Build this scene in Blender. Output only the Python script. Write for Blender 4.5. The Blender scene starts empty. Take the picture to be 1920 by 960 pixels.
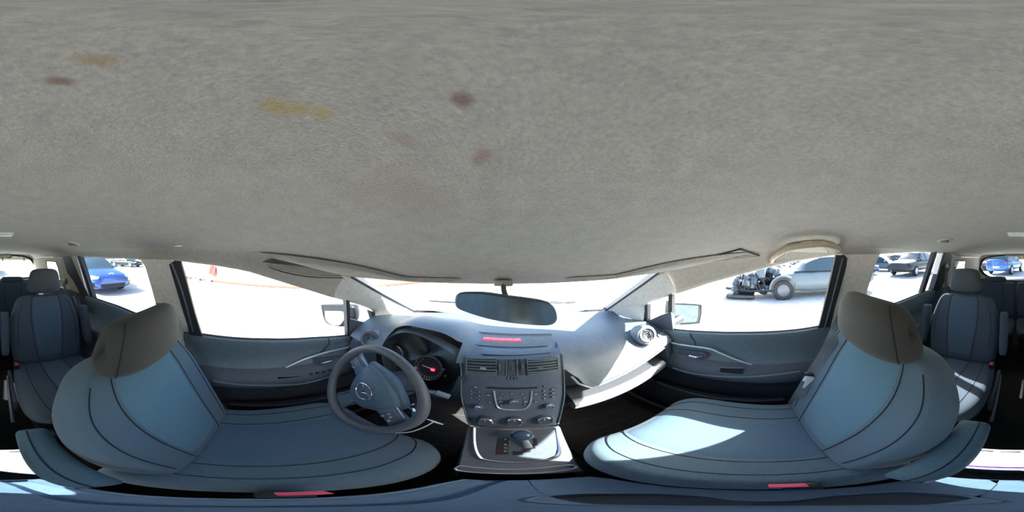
import bpy, bmesh, math, random
from mathutils import Vector as V, Matrix
R = math.radians
random.seed(7)
S = bpy.context.scene
COL = S.collection
# ---------------------------------------------------------------- camera, sky, sun, exposure
CAM = V((-.02, 0, 1.10)); YAW = 1.5
cd = bpy.data.cameras.new('camera'); cam = bpy.data.objects.new('camera', cd); COL.objects.link(cam)
cam.location = CAM; cam.rotation_euler = (R(90), 0, R(-YAW)); S.camera = cam
cd.type = 'PANO'
try: cd.panorama_type = 'EQUIRECTANGULAR'
except Exception: pass
try: cd.cycles.panorama_type = 'EQUIRECTANGULAR'
except Exception: pass
cd.clip_start = .001
S.view_settings.view_transform = 'Standard'; S.view_settings.look = 'None'
S.view_settings.gamma = 1; S.view_settings.use_curve_mapping = False
S.view_settings.exposure = 2.05
SUN_AZ, SUN_EL = 132, 41
w = bpy.data.worlds.new('sky'); S.world = w; w.use_nodes = True
wn = w.node_tree; wn.nodes.clear()
sky = wn.nodes.new('ShaderNodeTexSky'); sky.sky_type = 'NISHITA'; sky.sun_disc = False
sky.sun_elevation = R(SUN_EL); sky.sun_rotation = R(SUN_AZ); sky.dust_density = 3.5; sky.air_density = 1.0
wb = wn.nodes.new('ShaderNodeBackground'); wb.inputs[1].default_value = .22
wo = wn.nodes.new('ShaderNodeOutputWorld')
wn.links.new(sky.outputs[0], wb.inputs[0]); wn.links.new(wb.outputs[0], wo.inputs[0])
sl = bpy.data.lights.new('sun', 'SUN'); sl.energy = 10; sl.angle = R(.6); sl.color = (1, .96, .9)
so = bpy.data.objects.new('sun', sl); COL.objects.link(so); so.location = (3, -3, 6)
sd = V((math.sin(R(SUN_AZ))*math.cos(R(SUN_EL)), math.cos(R(SUN_AZ))*math.cos(R(SUN_EL)), math.sin(R(SUN_EL))))
so.rotation_euler = sd.to_track_quat('Z', 'Y').to_euler()
S.cycles.max_bounces = 10; S.cycles.diffuse_bounces = 6; S.cycles.transparent_max_bounces = 16
S.cycles.sample_clamp_indirect = 8

# ---------------------------------------------------------------- photo direction -> point on a real surface
def ray(px, py):
    yaw = R((px-960)/1920*360+YAW); p = R((480-py)/960*180)
    return V((math.sin(yaw)*math.cos(p), math.cos(yaw)*math.cos(p), math.sin(p)))
def PL(px, py, p0, n):
    d = ray(px, py); n = V(n); return CAM+d*((V(p0)-CAM).dot(n)/d.dot(n))
def AX(px, py, x): return PL(px, py, (x, 0, 0), (1, 0, 0))
def AY(px, py, y): return PL(px, py, (0, y, 0), (0, 1, 0))
def AZ(px, py, z): return PL(px, py, (0, 0, z), (0, 0, 1))
TUM = .29
def AS(px, py, s, inn=0):     # the side of the greenhouse: leans in above the belt
    return PL(px, py, (s*(.72-inn), 0, .69), (s, 0, TUM))

# ---------------------------------------------------------------- materials
MATS = {}
def mat(name, col, rough=.6, metal=0, col2=None, scale=60, bump=0, bscale=None, detail=3, lo=.35, hi=.65, sheen=0, coat=0, stretch=None):
    if name in MATS: return MATS[name]
    m = bpy.data.materials.new(name); m.use_nodes = True; MATS[name] = m
    nt = m.node_tree; b = nt.nodes['Principled BSDF']
    b.inputs['Base Color'].default_value = (*col, 1); b.inputs['Roughness'].default_value = rough
    b.inputs['Metallic'].default_value = metal
    if sheen: b.inputs['Sheen Weight'].default_value = sheen
    if coat: b.inputs['Coat Weight'].default_value = coat
    tc = nt.nodes.new('ShaderNodeTexCoord')
    src = tc.outputs['Object']
    if stretch:
        mp = nt.nodes.new('ShaderNodeMapping'); mp.inputs['Scale'].default_value = stretch
        nt.links.new(src, mp.inputs[0]); src = mp.outputs[0]
    if col2 is None: col2 = tuple(c*.86 for c in col)
    n = nt.nodes.new('ShaderNodeTexNoise'); n.inputs['Scale'].default_value = scale; n.inputs['Detail'].default_value = detail
    r = nt.nodes.new('ShaderNodeValToRGB'); e = r.color_ramp.elements
    e[0].position = lo; e[1].position = hi; e[0].color = (*col2, 1); e[1].color = (*col, 1)
    nt.links.new(src, n.inputs['Vector']); nt.links.new(n.outputs['Fac'], r.inputs[0]); nt.links.new(r.outputs[0], b.inputs['Base Color'])
    if bump:
        n2 = nt.nodes.new('ShaderNodeTexNoise'); n2.inputs['Scale'].default_value = bscale or scale*3; n2.inputs['Detail'].default_value = 3
        bp = nt.nodes.new('ShaderNodeBump'); bp.inputs['Strength'].default_value = bump; bp.inputs['Distance'].default_value = .002
        nt.links.new(src, n2.inputs['Vector']); nt.links.new(n2.outputs['Fac'], bp.inputs['Height']); nt.links.new(bp.outputs[0], b.inputs['Normal'])
    return m
def glass(name, tint, refl=.9):
    if name in MATS: return MATS[name]
    m = bpy.data.materials.new(name); m.use_nodes = True; MATS[name] = m
    nt = m.node_tree; nt.nodes.clear()
    t = nt.nodes.new('ShaderNodeBsdfTransparent'); t.inputs[0].default_value = (*tint, 1)
    g = nt.nodes.new('ShaderNodeBsdfGlossy'); g.inputs['Roughness'].default_value = .02; g.inputs[0].default_value = (refl, refl, refl, 1)
    lw = nt.nodes.new('ShaderNodeLayerWeight'); lw.inputs[0].default_value = .5
    pwr = nt.nodes.new('ShaderNodeMath'); pwr.operation = 'POWER'; pwr.inputs[1].default_value = 5; nt.links.new(lw.outputs['Facing'], pwr.inputs[0])
    f = nt.nodes.new('ShaderNodeMath'); f.operation = 'MULTIPLY_ADD'; f.inputs[1].default_value = .6; f.inputs[2].default_value = .03; nt.links.new(pwr.outputs[0], f.inputs[0])
    mx = nt.nodes.new('ShaderNodeMixShader'); o = nt.nodes.new('ShaderNodeOutputMaterial')
    nt.links.new(f.outputs[0], mx.inputs[0]); nt.links.new(t.outputs[0], mx.inputs[1]); nt.links.new(g.outputs[0], mx.inputs[2]); nt.links.new(mx.outputs[0], o.inputs[0])
    return m
def emis(name, col, st):
    m = mat(name, col, .4); b = m.node_tree.nodes['Principled BSDF']
    b.inputs['Emission Color'].default_value = (*col, 1); b.inputs['Emission Strength'].default_value = st
    return m

HEAD = mat('headliner_felt', (.59, .56, .495), .95, col2=(.44, .42, .38), scale=330, bump=1, bscale=520, detail=6, lo=.3, hi=.7, stretch=(1, .8, 1))
def add_stains(m):      # old brown and yellow spots soaked into the felt, fixed to the cloth
    nt = m.node_tree; b = nt.nodes['Principled BSDF']; base = b.inputs['Base Color'].links[0].from_socket
    geo = nt.nodes.new('ShaderNodeNewGeometry')
    big = nt.nodes.new('ShaderNodeTexNoise'); big.inputs['Scale'].default_value = 38; big.inputs['Detail'].default_value = 4
    nt.links.new(geo.outputs['Position'], big.inputs['Vector'])
    mr = nt.nodes.new('ShaderNodeMapRange'); mr.inputs[1].default_value = .3; mr.inputs[2].default_value = .7; mr.inputs[3].default_value = .90; mr.inputs[4].default_value = 1.04
    nt.links.new(big.outputs['Fac'], mr.inputs[0])
    mul = nt.nodes.new('ShaderNodeVectorMath'); mul.operation = 'SCALE'
    nt.links.new(base, mul.inputs[0]); nt.links.new(mr.outputs[0], mul.inputs['Scale']); cur = mul.outputs[0]
    sp = [((515, 199), (605, 213), .0085, (.48, .38, .14), .7), ((863, 183), (867, 192), .0058, (.27, .17, .14), .5),
          ((908, 286), (895, 302), .0075, (.38, .25, .22), .5), ((160, 110), (200, 115), .0055, (.44, .32, .18), .5),
          ((100, 152), (126, 154), .0045, (.3, .19, .15), .6), ((720, 350), (800, 380), .06, (.45, .38, .34), .3), ((745, 255), (770, 270), .007, (.4, .3, .27), .3)]
    for a, c, rad, col, k in sp:
        A = HIT(*a)[0]; B = HIT(*c)[0]
        for q in range(3):
            P = A.lerp(B, q/2)
            d = nt.nodes.new('ShaderNodeVectorMath'); d.operation = 'DISTANCE'; d.inputs[1].default_value = P
            nt.links.new(geo.outputs['Position'], d.inputs[0])
            ad = nt.nodes.new('ShaderNodeMath'); ad.operation = 'MULTIPLY_ADD'; ad.inputs[1].default_value = rad*.9; ad.inputs[2].default_value = -rad*.45
            nt.links.new(big.outputs['Fac'], ad.inputs[0])
            sm = nt.nodes.new('ShaderNodeMath'); sm.operation = 'ADD'; nt.links.new(d.outputs['Value'], sm.inputs[0]); nt.links.new(ad.outputs[0], sm.inputs[1])
            r = nt.nodes.new('ShaderNodeMapRange'); r.inputs[1].default_value = rad*.35; r.inputs[2].default_value = rad; r.inputs[3].default_value = k; r.inputs[4].default_value = 0
            nt.links.new(sm.outputs[0], r.inputs[0])
            mx = nt.nodes.new('ShaderNodeMix'); mx.data_type = 'RGBA'; mx.inputs[7].default_value = (*col, 1)
            nt.links.new(r.outputs[0], mx.inputs[0]); nt.links.new(cur, mx.inputs[6]); cur = mx.outputs[2]
    nt.links.new(cur, b.inputs['Base Color'])
BEIGE = mat('beige_trim', (.58, .54, .46), .7, bump=.15, bscale=500)
BEIGE2 = mat('beige_handle', (.55, .47, .35), .55, bump=.1, bscale=500)
PILLAR = mat('pale_pillar_trim', (.82, .80, .74), .6, bump=.15, bscale=500)
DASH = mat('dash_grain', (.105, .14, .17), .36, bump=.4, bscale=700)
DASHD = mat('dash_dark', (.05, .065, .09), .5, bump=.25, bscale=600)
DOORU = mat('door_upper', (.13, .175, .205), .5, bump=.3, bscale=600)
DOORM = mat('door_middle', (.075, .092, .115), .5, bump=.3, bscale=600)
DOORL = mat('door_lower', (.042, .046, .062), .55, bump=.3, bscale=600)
SIDE = mat('seat_fabric', (.095, .148, .185), .92, col2=(.072, .115, .148), scale=420, bump=.5, bscale=900, sheen=.15)
INSERT = mat('seat_insert_fabric', (.105, .205, .265), .92, col2=(.08, .165, .215), scale=420, bump=.5, bscale=900, sheen=.15)
HR = mat('headrest_fabric', (.046, .049, .049), .92, col2=(.034, .037, .038), scale=420, bump=.5, bscale=900, sheen=.15)
SIDE2 = mat('rear_seat_fabric', (.08, .10, .128), .92, col2=(.06, .076, .098), scale=420, bump=.5, bscale=900)
INS2 = mat('rear_insert_fabric', (.095, .14, .185), .92, col2=(.07, .105, .14), scale=420, bump=.5, bscale=900)
SEAM = mat('seam_thread', (.012, .016, .022), .9)
BLACK = mat('black_plastic', (.012, .012, .015), .45)
RUBBER = mat('black_rubber', (.03, .035, .045), .6)
CARPET = mat('carpet', (.022, .021, .022), 1, col2=(.012, .012, .012), scale=300, bump=1, bscale=600)
CHROME = mat('chrome', (.75, .76, .78), .18, 1)
SILVER = mat('silver_plastic', (.50, .52, .55), .35, .6)
SILVD = mat('dark_silver', (.16, .17, .20), .4, .4)
PANEL = mat('shift_panel', (.10, .12, .15), .32, .3)
STACK = mat('stack_face', (.085, .11, .15), .42, bump=.1, bscale=700)
LEATH = mat('wheel_leather', (.11, .12, .135), .42, bump=.35, bscale=500)
HUB = mat('wheel_hub', (.085, .135, .18), .45, bump=.3, bscale=700)
CONS = mat('console_plastic', (.10, .17, .26), .42, bump=.2, bscale=700)
CONSD = mat('console_recess', (.055, .085, .13), .45)
RED = mat('red_button', (.90, .10, .18), .35)
WHITE = mat('white_plastic', (.8, .8, .78), .4)
MARK = mat('white_print', (.6, .62, .65), .5)
BELT = mat('belt_webbing', (.10, .12, .13), .8, col2=(.07, .09, .10), scale=15, bump=.5, bscale=800)
MIRB = mat('inner_mirror_housing', (.10, .13, .15), .4); OMIR = mat('mirror_housing', (.014, .018, .025), .5)
MIRG = mat('mirror_glass', (.74, .86, .90), .16, .9)
SMIR = {-1: mat('side_mirror_glass', (.55, .56, .56), .04, 1), 1: mat('side_mirror_glass_dimmed', (.12, .16, .19), .06, 1)}  # right glass tinted darker, its dim reflection put into the colour
LED = emis('red_lamp', (1, .03, .05), 1.6)
REDL = mat('red_lens', (.6, .03, .04), .25)
WG = glass('windscreen_glass', (.93, .97, .96)); DG = glass('door_glass', (.90, .95, .94)); PG = glass('privacy_glass', (.46, .52, .56))

# ---------------------------------------------------------------- builders
WL = {}
def tag(o, label=None, cat=None, group=None, kind=None):
    if label: o['label'] = label
    if cat: o['category'] = cat
    if group: o['group'] = group
    if kind: o['kind'] = kind
    return o
def empty(name, loc, label, cat, group=None, kind=None):
    o = bpy.data.objects.new(name, None); COL.objects.link(o); o.location = loc; o.empty_display_size = .05
    WL[o.name] = V(loc); return tag(o, label, cat, group, kind)
def mk(name, vs, fs, m, parent=None, smooth=True, sharp=40):
    vs = [V(v) for v in vs]
    if parent is not None: org = WL[parent.name]
    else:
        org = V(((min(v.x for v in vs)+max(v.x for v in vs))/2, (min(v.y for v in vs)+max(v.y for v in vs))/2, min(v.z for v in vs)))
    me = bpy.data.meshes.new(name); me.from_pydata([v-org for v in vs], [], fs)
    bm = bmesh.new(); bm.from_mesh(me); bmesh.ops.remove_doubles(bm, verts=bm.verts, dist=1e-6)
    bmesh.ops.recalc_face_normals(bm, faces=bm.faces); bm.to_mesh(me); bm.free()
    if smooth:
        me.shade_smooth()
        try: me.set_sharp_from_angle(angle=R(sharp))
        except Exception: pass
    me.materials.append(m)
    o = bpy.data.objects.new(name, me); COL.objects.link(o); WL[o.name] = org
    if parent is not None: o.parent = parent
    else: o.location = org
    return o
class MB:
    def __init__(s): s.v = []; s.f = []
    def add(s, vs, fs):
        k = len(s.v); s.v += [V(v) for v in vs]; s.f += [tuple(i+k for i in f) for f in fs]; return s
    def box(s, c, size, rot=None, bev=0):
        c = V(c); hx, hy, hz = [q/2 for q in size]; b = min(bev, hx*.9, hy*.9, hz*.9)
        bm = bmesh.new(); bmesh.ops.create_cube(bm, size=1)
        for v in bm.verts: v.co = V((v.co.x*size[0], v.co.y*size[1], v.co.z*size[2]))
        if b > 0: bmesh.ops.bevel(bm, geom=bm.edges[:], offset=b, segments=2, affect='EDGES', profile=.6)
        bm.verts.index_update(); vs = [v.co.copy() for v in bm.verts]; fs = [tuple(v.index for v in f.verts) for f in bm.faces]; bm.free()
        if rot is not None: vs = [rot @ v for v in vs]
        return s.add([c+v for v in vs], fs)
    def tube(s, pts, r, n=8, cap=True, closed=False, flat=None):
        pts = [V(p) for p in pts]; N = len(pts); rr = r if isinstance(r, (list, tuple)) else [r]*N
        vs = []; up = None
        for i, p in enumerate(pts):
            if closed: t = pts[(i+1) % N]-pts[i-1]
            else: t = pts[min(i+1, N-1)]-pts[max(i-1, 0)]
            t.normalize()
            if up is None:
                up = V((0, 0, 1)) if abs(t.z) < .9 else V((1, 0, 0))
            a = t.cross(up).normalized(); up2 = a.cross(t).normalized(); up = up2
            for k in range(n):
                an = 2*math.pi*k/n; vs.append(p+(a*math.cos(an)+up2*math.sin(an)*(flat or 1))*rr[i])
        fs = []
        for i in range(N if closed else N-1):
            j = (i+1) % N
            for k in range(n): fs.append((i*n+k, i*n+(k+1) % n, j*n+(k+1) % n, j*n+k))
        if cap and not closed: fs += [tuple(range(n))[::-1], tuple(range((N-1)*n, N*n))]
        return s.add(vs, fs)
    def prism(s, poly, off):
        poly = [V(p) for p in poly]; off = V(off); n = len(poly)
        return s.add(poly+[p+off for p in poly], [tuple(range(n)), tuple(range(n, 2*n))[::-1]]+[(i, (i+1) % n, n+(i+1) % n, n+i) for i in range(n)])
    def lathe(s, c, ax, prof, n=28, ring=False):     # prof: (radius, along axis)
        c = V(c); ax = V(ax).normalized(); a = ax.cross(V((0, 0, 1)) if abs(ax.z) < .9 else V((1, 0, 0))).normalized(); b = ax.cross(a)
        vs = []; fs = []; m = len(prof)
        for r, h in prof:
            for k in range(n):
                an = 2*math.pi*k/n; vs.append(c+ax*h+(a*math.cos(an)+b*math.sin(an))*max(r, 1e-5))
        for i in range(m if ring else m-1):
            j = (i+1) % m
            for k in range(n): fs.append((i*n+k, i*n+(k+1) % n, j*n+(k+1) % n, j*n+k))
        return s.add(vs, fs)
    def grid(s, rows):
        n = len(rows[0]); vs = [p for r in rows for p in r]
        return s.add(vs, [(i*n+j, i*n+j+1, (i+1)*n+j+1, (i+1)*n+j) for i in range(len(rows)-1) for j in range(n-1)])
    def build(s, name, m, parent=None, smooth=True, sharp=40): return mk(name, s.v, s.f, m, parent, smooth, sharp)
def lerp(a, b, t): return a+(b-a)*t
def pw(x, xs, ys):      # piecewise linear
    if x <= xs[0]: return ys[0]
    for i in range(len(xs)-1):
        if x <= xs[i+1]: return lerp(ys[i], ys[i+1], (x-xs[i])/(xs[i+1]-xs[i]))
    return ys[-1]
def cr(P, t):           # catmull-rom over a list of tuples, t in 0..1
    n = len(P)-1; u = min(max(t, 0), 1)*n; i = min(int(u), n-1); u -= i
    p0, p1, p2, p3 = P[max(i-1, 0)], P[i], P[i+1], P[min(i+2, n)]
    return [.5*(2*b+(c-a)*u+(2*a-5*b+4*c-d)*u*u+(-a+3*b-3*c+d)*u**3) for a, b, c, d in zip(p0, p1, p2, p3)]
def smooth_pts(P, n=40): return [V(cr([tuple(p) for p in P], i/n)) for i in range(n+1)]
def children(o): return [c for c in bpy.data.objects if c.parent == o]
def copy_tree(o, parent=None):
    c = o.copy(); COL.objects.link(c); c.parent = parent; WL[c.name] = WL[o.name]
    for ch in children(o):
        if ch != c: copy_tree(ch, c)
    return c
def text(body, name, loc, mtx, size, m, parent, ext=.0003):
    cu = bpy.data.curves.new(name, 'FONT'); cu.body = body; cu.size = size; cu.extrude = ext; cu.align_x = 'CENTER'; cu.align_y = 'CENTER'
    o = bpy.data.objects.new(name, cu); bpy.context.view_layer.update(); COL.objects.link(o)
    dg = bpy.context.evaluated_depsgraph_get(); me = bpy.data.meshes.new_from_object(o.evaluated_get(dg)); bpy.data.objects.remove(o)
    vs = [V(loc)+mtx @ v.co for v in me.vertices]; fs = [tuple(p.vertices) for p in me.polygons]
    return mk(name, vs, fs, m, parent, False)

# ================================================================ SETTING
GZ = -.32
g = MB().grid([[(x, y, GZ) for x in (-60, -20, 0, 20, 60)] for y in (-60, -14, 0, 14, 60)])
g.build('ground', mat('gravel_lot', (.60, .585, .56), .95, col2=(.48, .465, .44), scale=3, bump=.6, bscale=30, detail=8), None, False)
tag(bpy.data.objects['ground'], 'pale sunlit gravel lot around the car', 'ground', kind='structure')
gv = MB().grid([[(x, y, GZ+.02+.03*math.sin(x*.7+y)) for x in [-45+i*3 for i in range(31)]] for y in [-50+i*3 for i in range(12)]])
tag(gv.build('grass_verge', mat('dry_grass', (.42, .44, .20), 1, col2=(.24, .30, .10), scale=2.5, bump=1, bscale=25, detail=8)), 'yellow green grass field beyond the lot behind the car', 'grass', kind='structure')

# ---- ceiling: window-top curves (W) and headliner edge curves (E) on both sides
WLp = [(700, 585), (680, 574), (650, 565), (580, 544), (525, 527), (460, 507), (400, 497), (342, 490), (320, 488), (290, 488), (263, 488), (250, 485), (200, 483), (146, 481), (117, 483)]
WRp = [(1212, 573), (1235, 562), (1260, 553), (1331, 530), (1408, 509), (1485, 490), (1566, 478), (1590, 477), (1620, 477), (1647, 476), (1718, 472), (1754, 473), (1784, 477)]
def wcurve(px, s):
    pts = [AS(a, b, s) for a, b in px]
    pts.append(V((s*.60, -1.65, 1.085))); pts.append(V((s*.585, -2.05, 1.08))); pts.append(V((s*.57, -2.36, 1.07)))
    return pts
WC = {-1: wcurve(WLp, -1), 1: wcurve(WRp, 1)}
def W(s, y):
    P = sorted(WC[s], key=lambda p: p.y)
    ys = [p.y for p in P]; return V((pw(y, ys, [p.x for p in P]), y, pw(y, ys, [p.z for p in P])))
CORN = {-1: AX(652, 516, -.55), 1: AX(1245, 505, .55)}
YR = -2.36
def yf(u):
    yc = CORN[-1].y if u < 0 else CORN[1].y
    return .555-(.555-yc)*u*u
def Eg(s, d):           # edge of the headliner, d = distance behind the header
    y = CORN[s].y-d
    x = pw(d, [0, .3, .6, 2.8], [.55, .545, .535, .515]); z = pw(d, [0, .15, .35, .6, 2.4, 2.75], [CORN[s].z, 1.068, 1.108, 1.135, 1.13, 1.11])
    return V((s*x, y, z))
def ceil_pt(u, v):
    s = -1 if u < 0 else 1
    D = (yf(u)-YR)*v; d = D
    e = Eg(s, d*(CORN[s].y-YR)/(yf(u)-YR)); y = yf(u)-D
    zc = pw(d, [0, .06, .17, .33, .55, .85, 1.9, 2.6, 2.92], [1.008, 1.035, 1.085, 1.145, 1.198, 1.206, 1.195, 1.16, 1.12])
    z = zc+(e.z-zc)*abs(u)**2.6
    return V((abs(u)*e.x, y, z))
rows = []
vv = [0, .01, .02, .035, .05, .07, .09, .11, .135, .16, .19, .22, .26, .3]+[.3+.7*i/22 for i in range(1, 23)]
us = [-1+2*i/40 for i in range(41)]
rows = [[ceil_pt(u, v) for u in us] for v in vv]
cb = MB().grid(rows)
cb.grid([[p+V((0, 0, 0)) for p in rows[0]], [p+V((0, .012, -.006)) for p in rows[0]], [p+V((0, .03, .02)) for p in rows[0]]])
ceiling = tag(cb.build('ceiling', HEAD, None, True, 60), 'grey felt headliner over the whole cabin', 'ceiling', kind='structure')
def ceil_z(x, y):
    best = None
    for r in rows:
        for p in r:
            d = (p.x-x)**2+(p.y-y)**2
            if best is None or d < best[0]: best = (d, p.z)
    return best[1]
# outer roof skin
ro = MB().grid([[V((p.x*1.12, p.y*1.01, p.z+.06-.045*abs(u)**3)) for u, p in zip(us, r)] for r in rows])
tag(ro.build('roof_skin', mat('car_roof_paint', (.35, .36, .38), .3, .5)), kind='structure')

# ---- side walls
def sgn_name(s): return 'left' if s < 0 else 'right'
def strip(poly_px, s, m, name, parent, inn=0, th=.03, conv=None):
    pts = [AS(a, b, s, inn) for a, b in poly_px]
    return MB().prism(pts, (s*th, 0, 0)).build(name, m, parent, False)
wall = {}
for s in (-1, 1):
    nm = 'wall_'+sgn_name(s)
    # rail above the doors as the wall itself
    r = MB(); rr = []
    n = 60; y0 = CORN[s].y; y1 = YR
    for i in range(n+1):
        y = lerp(y0, y1, i/n); e = Eg(s, y0-y); wp = W(s, y)
        row = []
        for k in range(9):
            t = k/8; p = e.lerp(wp, t); bulge = math.sin(t*math.pi)*.018
            row.append(p+V((-s*bulge*.4, 0, bulge*.6))) if k < 8 else row.append(wp)
        row.append(wp+V((s*.03, 0, -.004))); row.append(wp+V((s*.06, 0, .05)))
        rr.append(row)
    r.grid(rr)
    wl = r.build(nm, BEIGE, None, True, 70); wall[s] = wl; wl['kind'] = 'structure'; tag(wl, 'beige roof rail trim above the %s doors' % sgn_name(s), 'wall')
    # windscreen pillar
    base = AX(1135, 583, .62); base = V((s*.62, base.y, base.z)); foot = AX(1206, 603, .70); foot = V((s*.70, foot.y, foot.z))
    inner = smooth_pts([CORN[s], CORN[s].lerp(base, .5)+V((s*.004, 0, .006)), base], 16)
    wpts = [W(s, y0)]+[p for p in sorted(WC[s], key=lambda p: p.y) if p.y > y0]+[foot]
    outer = smooth_pts(wpts, 16)
    rr = []
    for a, b in zip(inner, outer):
        row = [a+V((0, .03, .012)), a+V((0, .008, .012))]
        for k in range(7):
            t = k/6; p = a.lerp(b, t); bu = math.sin(t*math.pi)*.022; row.append(p+V((-s*bu*.6, -bu*.6, bu*.3)))
        row.append(b+V((s*.02, .01, 0)))
        rr.append(row)
    MB().grid(rr).build('windscreen_pillar', PILLAR, wl, True, 60)
    MB().tube([p+V((-s*.002, -.004, .004)) for p in inner], .005).build('pillar_edge', RUBBER, wl)
PB = {-1: dict(B=[(262, 486), (322, 487), (342, 560), (366, 628), (372, 700), (330, 700), (300, 598), (284, 540), (272, 500)],
               sashB=[(317, 496), (326, 489), (338, 490), (350, 530), (366, 590), (379, 630), (384, 700), (366, 700), (352, 612), (336, 560)],
               C=[(100, 482), (132, 482), (168, 556), (150, 560), (128, 552)], Cs=[(117, 482), (131, 482), (164, 555), (150, 562), (137, 548)],
               div=[(144, 480), (150, 480), (176, 560), (170, 560)], fd=[(649, 562), (656, 564), (658, 632), (652, 632)],
               glF=[(330, 488), (400, 495), (470, 507), (560, 535), (654, 566), (655, 634), (590, 638), (500, 640), (430, 638), (374, 630)],
               glV=[(654, 566), (704, 588), (712, 615), (655, 632)], glR=[(128, 480), (250, 483), (266, 492), (284, 540), (300, 600), (273, 600), (220, 576), (163, 558)],
               vent_rear=[(694, 582), (703, 586), (712, 616), (703, 612)]),
      1: dict(B=[(1580, 477), (1650, 476), (1640, 500), (1626, 545), (1615, 600), (1590, 690), (1540, 700), (1548, 640), (1568, 560)],
              sashB=[(1568, 478), (1583, 478), (1589, 484), (1587, 500), (1566, 575), (1551, 636), (1540, 700), (1520, 700), (1530, 632), (1550, 555)],
              C=[(1768, 475), (1803, 478), (1777, 545), (1748, 550)], Cs=[(1772, 475), (1785, 477), (1782, 500), (1764, 545), (1748, 548)],
              div=[(1752, 472), (1758, 472), (1733, 551), (1727, 551)], fd=[(1253, 553), (1260, 551), (1260, 616), (1253, 612)],
              glF=[(1256, 551), (1331, 528), (1408, 507), (1485, 488), (1570, 476), (1572, 500), (1548, 570), (1532, 616), (1440, 625), (1330, 622), (1258, 616)],
              glV=[(1210, 573), (1256, 552), (1256, 614), (1210, 603)], glR=[(1647, 475), (1718, 470), (1775, 474), (1775, 490), (1750, 546), (1667, 577), (1612, 552), (1623, 530)],
              vent_rear=[(1205, 574), (1214, 571), (1214, 604), (1205, 604)])}
def mirror_px(p): return p
for s in (-1, 1):
    d = PB[s]; wl = wall[s]
    strip(d['B'], s, PILLAR, 'door_pillar_trim', wl, .006, .018)
    strip(d['C'], s, PILLAR, 'rear_pillar_trim', wl, .004, .05)
    MB().box((s*.732, -.36, .30), (.03, .30, .60), bev=.01).build('pillar_foot', DOORL, wl)
# belt-line curves
BL = {-1: [(720, 606), (697, 617), (655, 630), (640, 631), (590, 634), (500, 637), (430, 634), (376, 627)], 1: [(1204, 598), (1215, 608), (1260, 618), (1330, 623), (1390, 624), (1440, 623), (1500, 618), (1535, 612)]}
BR = {-1: [(300, 600), (273, 596), (220, 574), (163, 554)], 1: [(1600, 600), (1667, 573), (1728, 549), (1750, 543)]}
winn = 0
def door(idx, s, front):
    side = sgn_name(s)
    pts = [AS(a, b, s) for a, b in (BL if front else BR)[s]]
    if not front: pts[0] = V((s*.715, -.42, pts[1].z-.012))
    ys = [p.y for p in pts]; lo, hi = min(ys), max(ys)
    P = sorted(pts, key=lambda p: p.y); by = [p.y for p in P]; bz = [p.z for p in P]; bx = [p.x for p in P]
    if front: lo = -.30; hi = .80
    root = empty('door_%d' % idx, (s*.74, (lo+hi)/2, 0), ('front' if front else 'rear')+' '+side+' door with dark plastic trim', 'door', kind='structure')
    # panel profile below the belt:  (z, inner x)
    if front: prof = [(.64, .712), (.60, .708), (.57, .703), (.545, .690), (.53, .668), (.50, .648), (.478, .640), (.455, .640), (.43, .655), (.395, .690), (.36, .705), (.22, .705), (.215, .68), (.10, .67), (.03, .68), (0, .70)]
    else: prof = [(.68, .712), (.62, .706), (.57, .695), (.545, .67), (.52, .655), (.48, .655), (.44, .68), (.40, .70), (.2, .70), (.1, .69), (0, .70)]
    N = 30; up, mid, lowr = [], [], []
    for i in range(N+1):
        y = lerp(lo, hi, i/N); zb = pw(y, by, bz); xb = abs(pw(y, by, bx))
        k = 1
        if front: k = min(1, max(.15, (hi-y)/.45))**.7*min(1, max(.5, (y-lo)/.12+.5))
        pr = [(zb, xb+.012), (zb+.006, xb-.004), (zb-.004, xb-.016), (zb-.03, xb-.018)]
        body = [(min(z, zb-.04-.002*j), lerp(.70, x, k) if x < .70 else x) for j, (z, x) in enumerate(prof)]
        full = [V((s*x, y, z)) for z, x in pr+body]
        cut1 = 4+4; cut2 = 4+8
        up.append(full[:cut1]); mid.append(full[cut1-1:cut2+1]); lowr.append(full[cut2:])
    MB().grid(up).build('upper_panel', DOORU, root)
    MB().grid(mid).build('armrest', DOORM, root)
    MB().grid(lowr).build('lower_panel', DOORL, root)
    out = MB().grid([[V((s*.80, y, -.12)), V((s*.83, y, .3)), V((s*.80, y, .62)), V((s*(abs(pw(y, by, bx))+.03), y, pw(y, by, bz)-.005)), V((s*(abs(pw(y, by, bx))+.012), y, pw(y, by, bz)))] for y in [lerp(lo, hi, i/12) for i in range(13)]])
    out.build('outer_skin', mat('car_body_paint', (.35, .36, .38), .3, .5), root)
    MB().tube([V((s*(abs(pw(y, by, bx))-.002), y, pw(y, by, bz)+.004)) for y in [lerp(lo if front else lo, hi, i/24) for i in range(25)]], .006).build('window_seal', RUBBER, root)
    return root, (by, bz, bx)
d1, bF1 = door(1, -1, True); d2, bF2 = door(2, 1, True); d3, bR1 = door(3, -1, False); d4, bR2 = door(4, 1, False)
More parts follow.
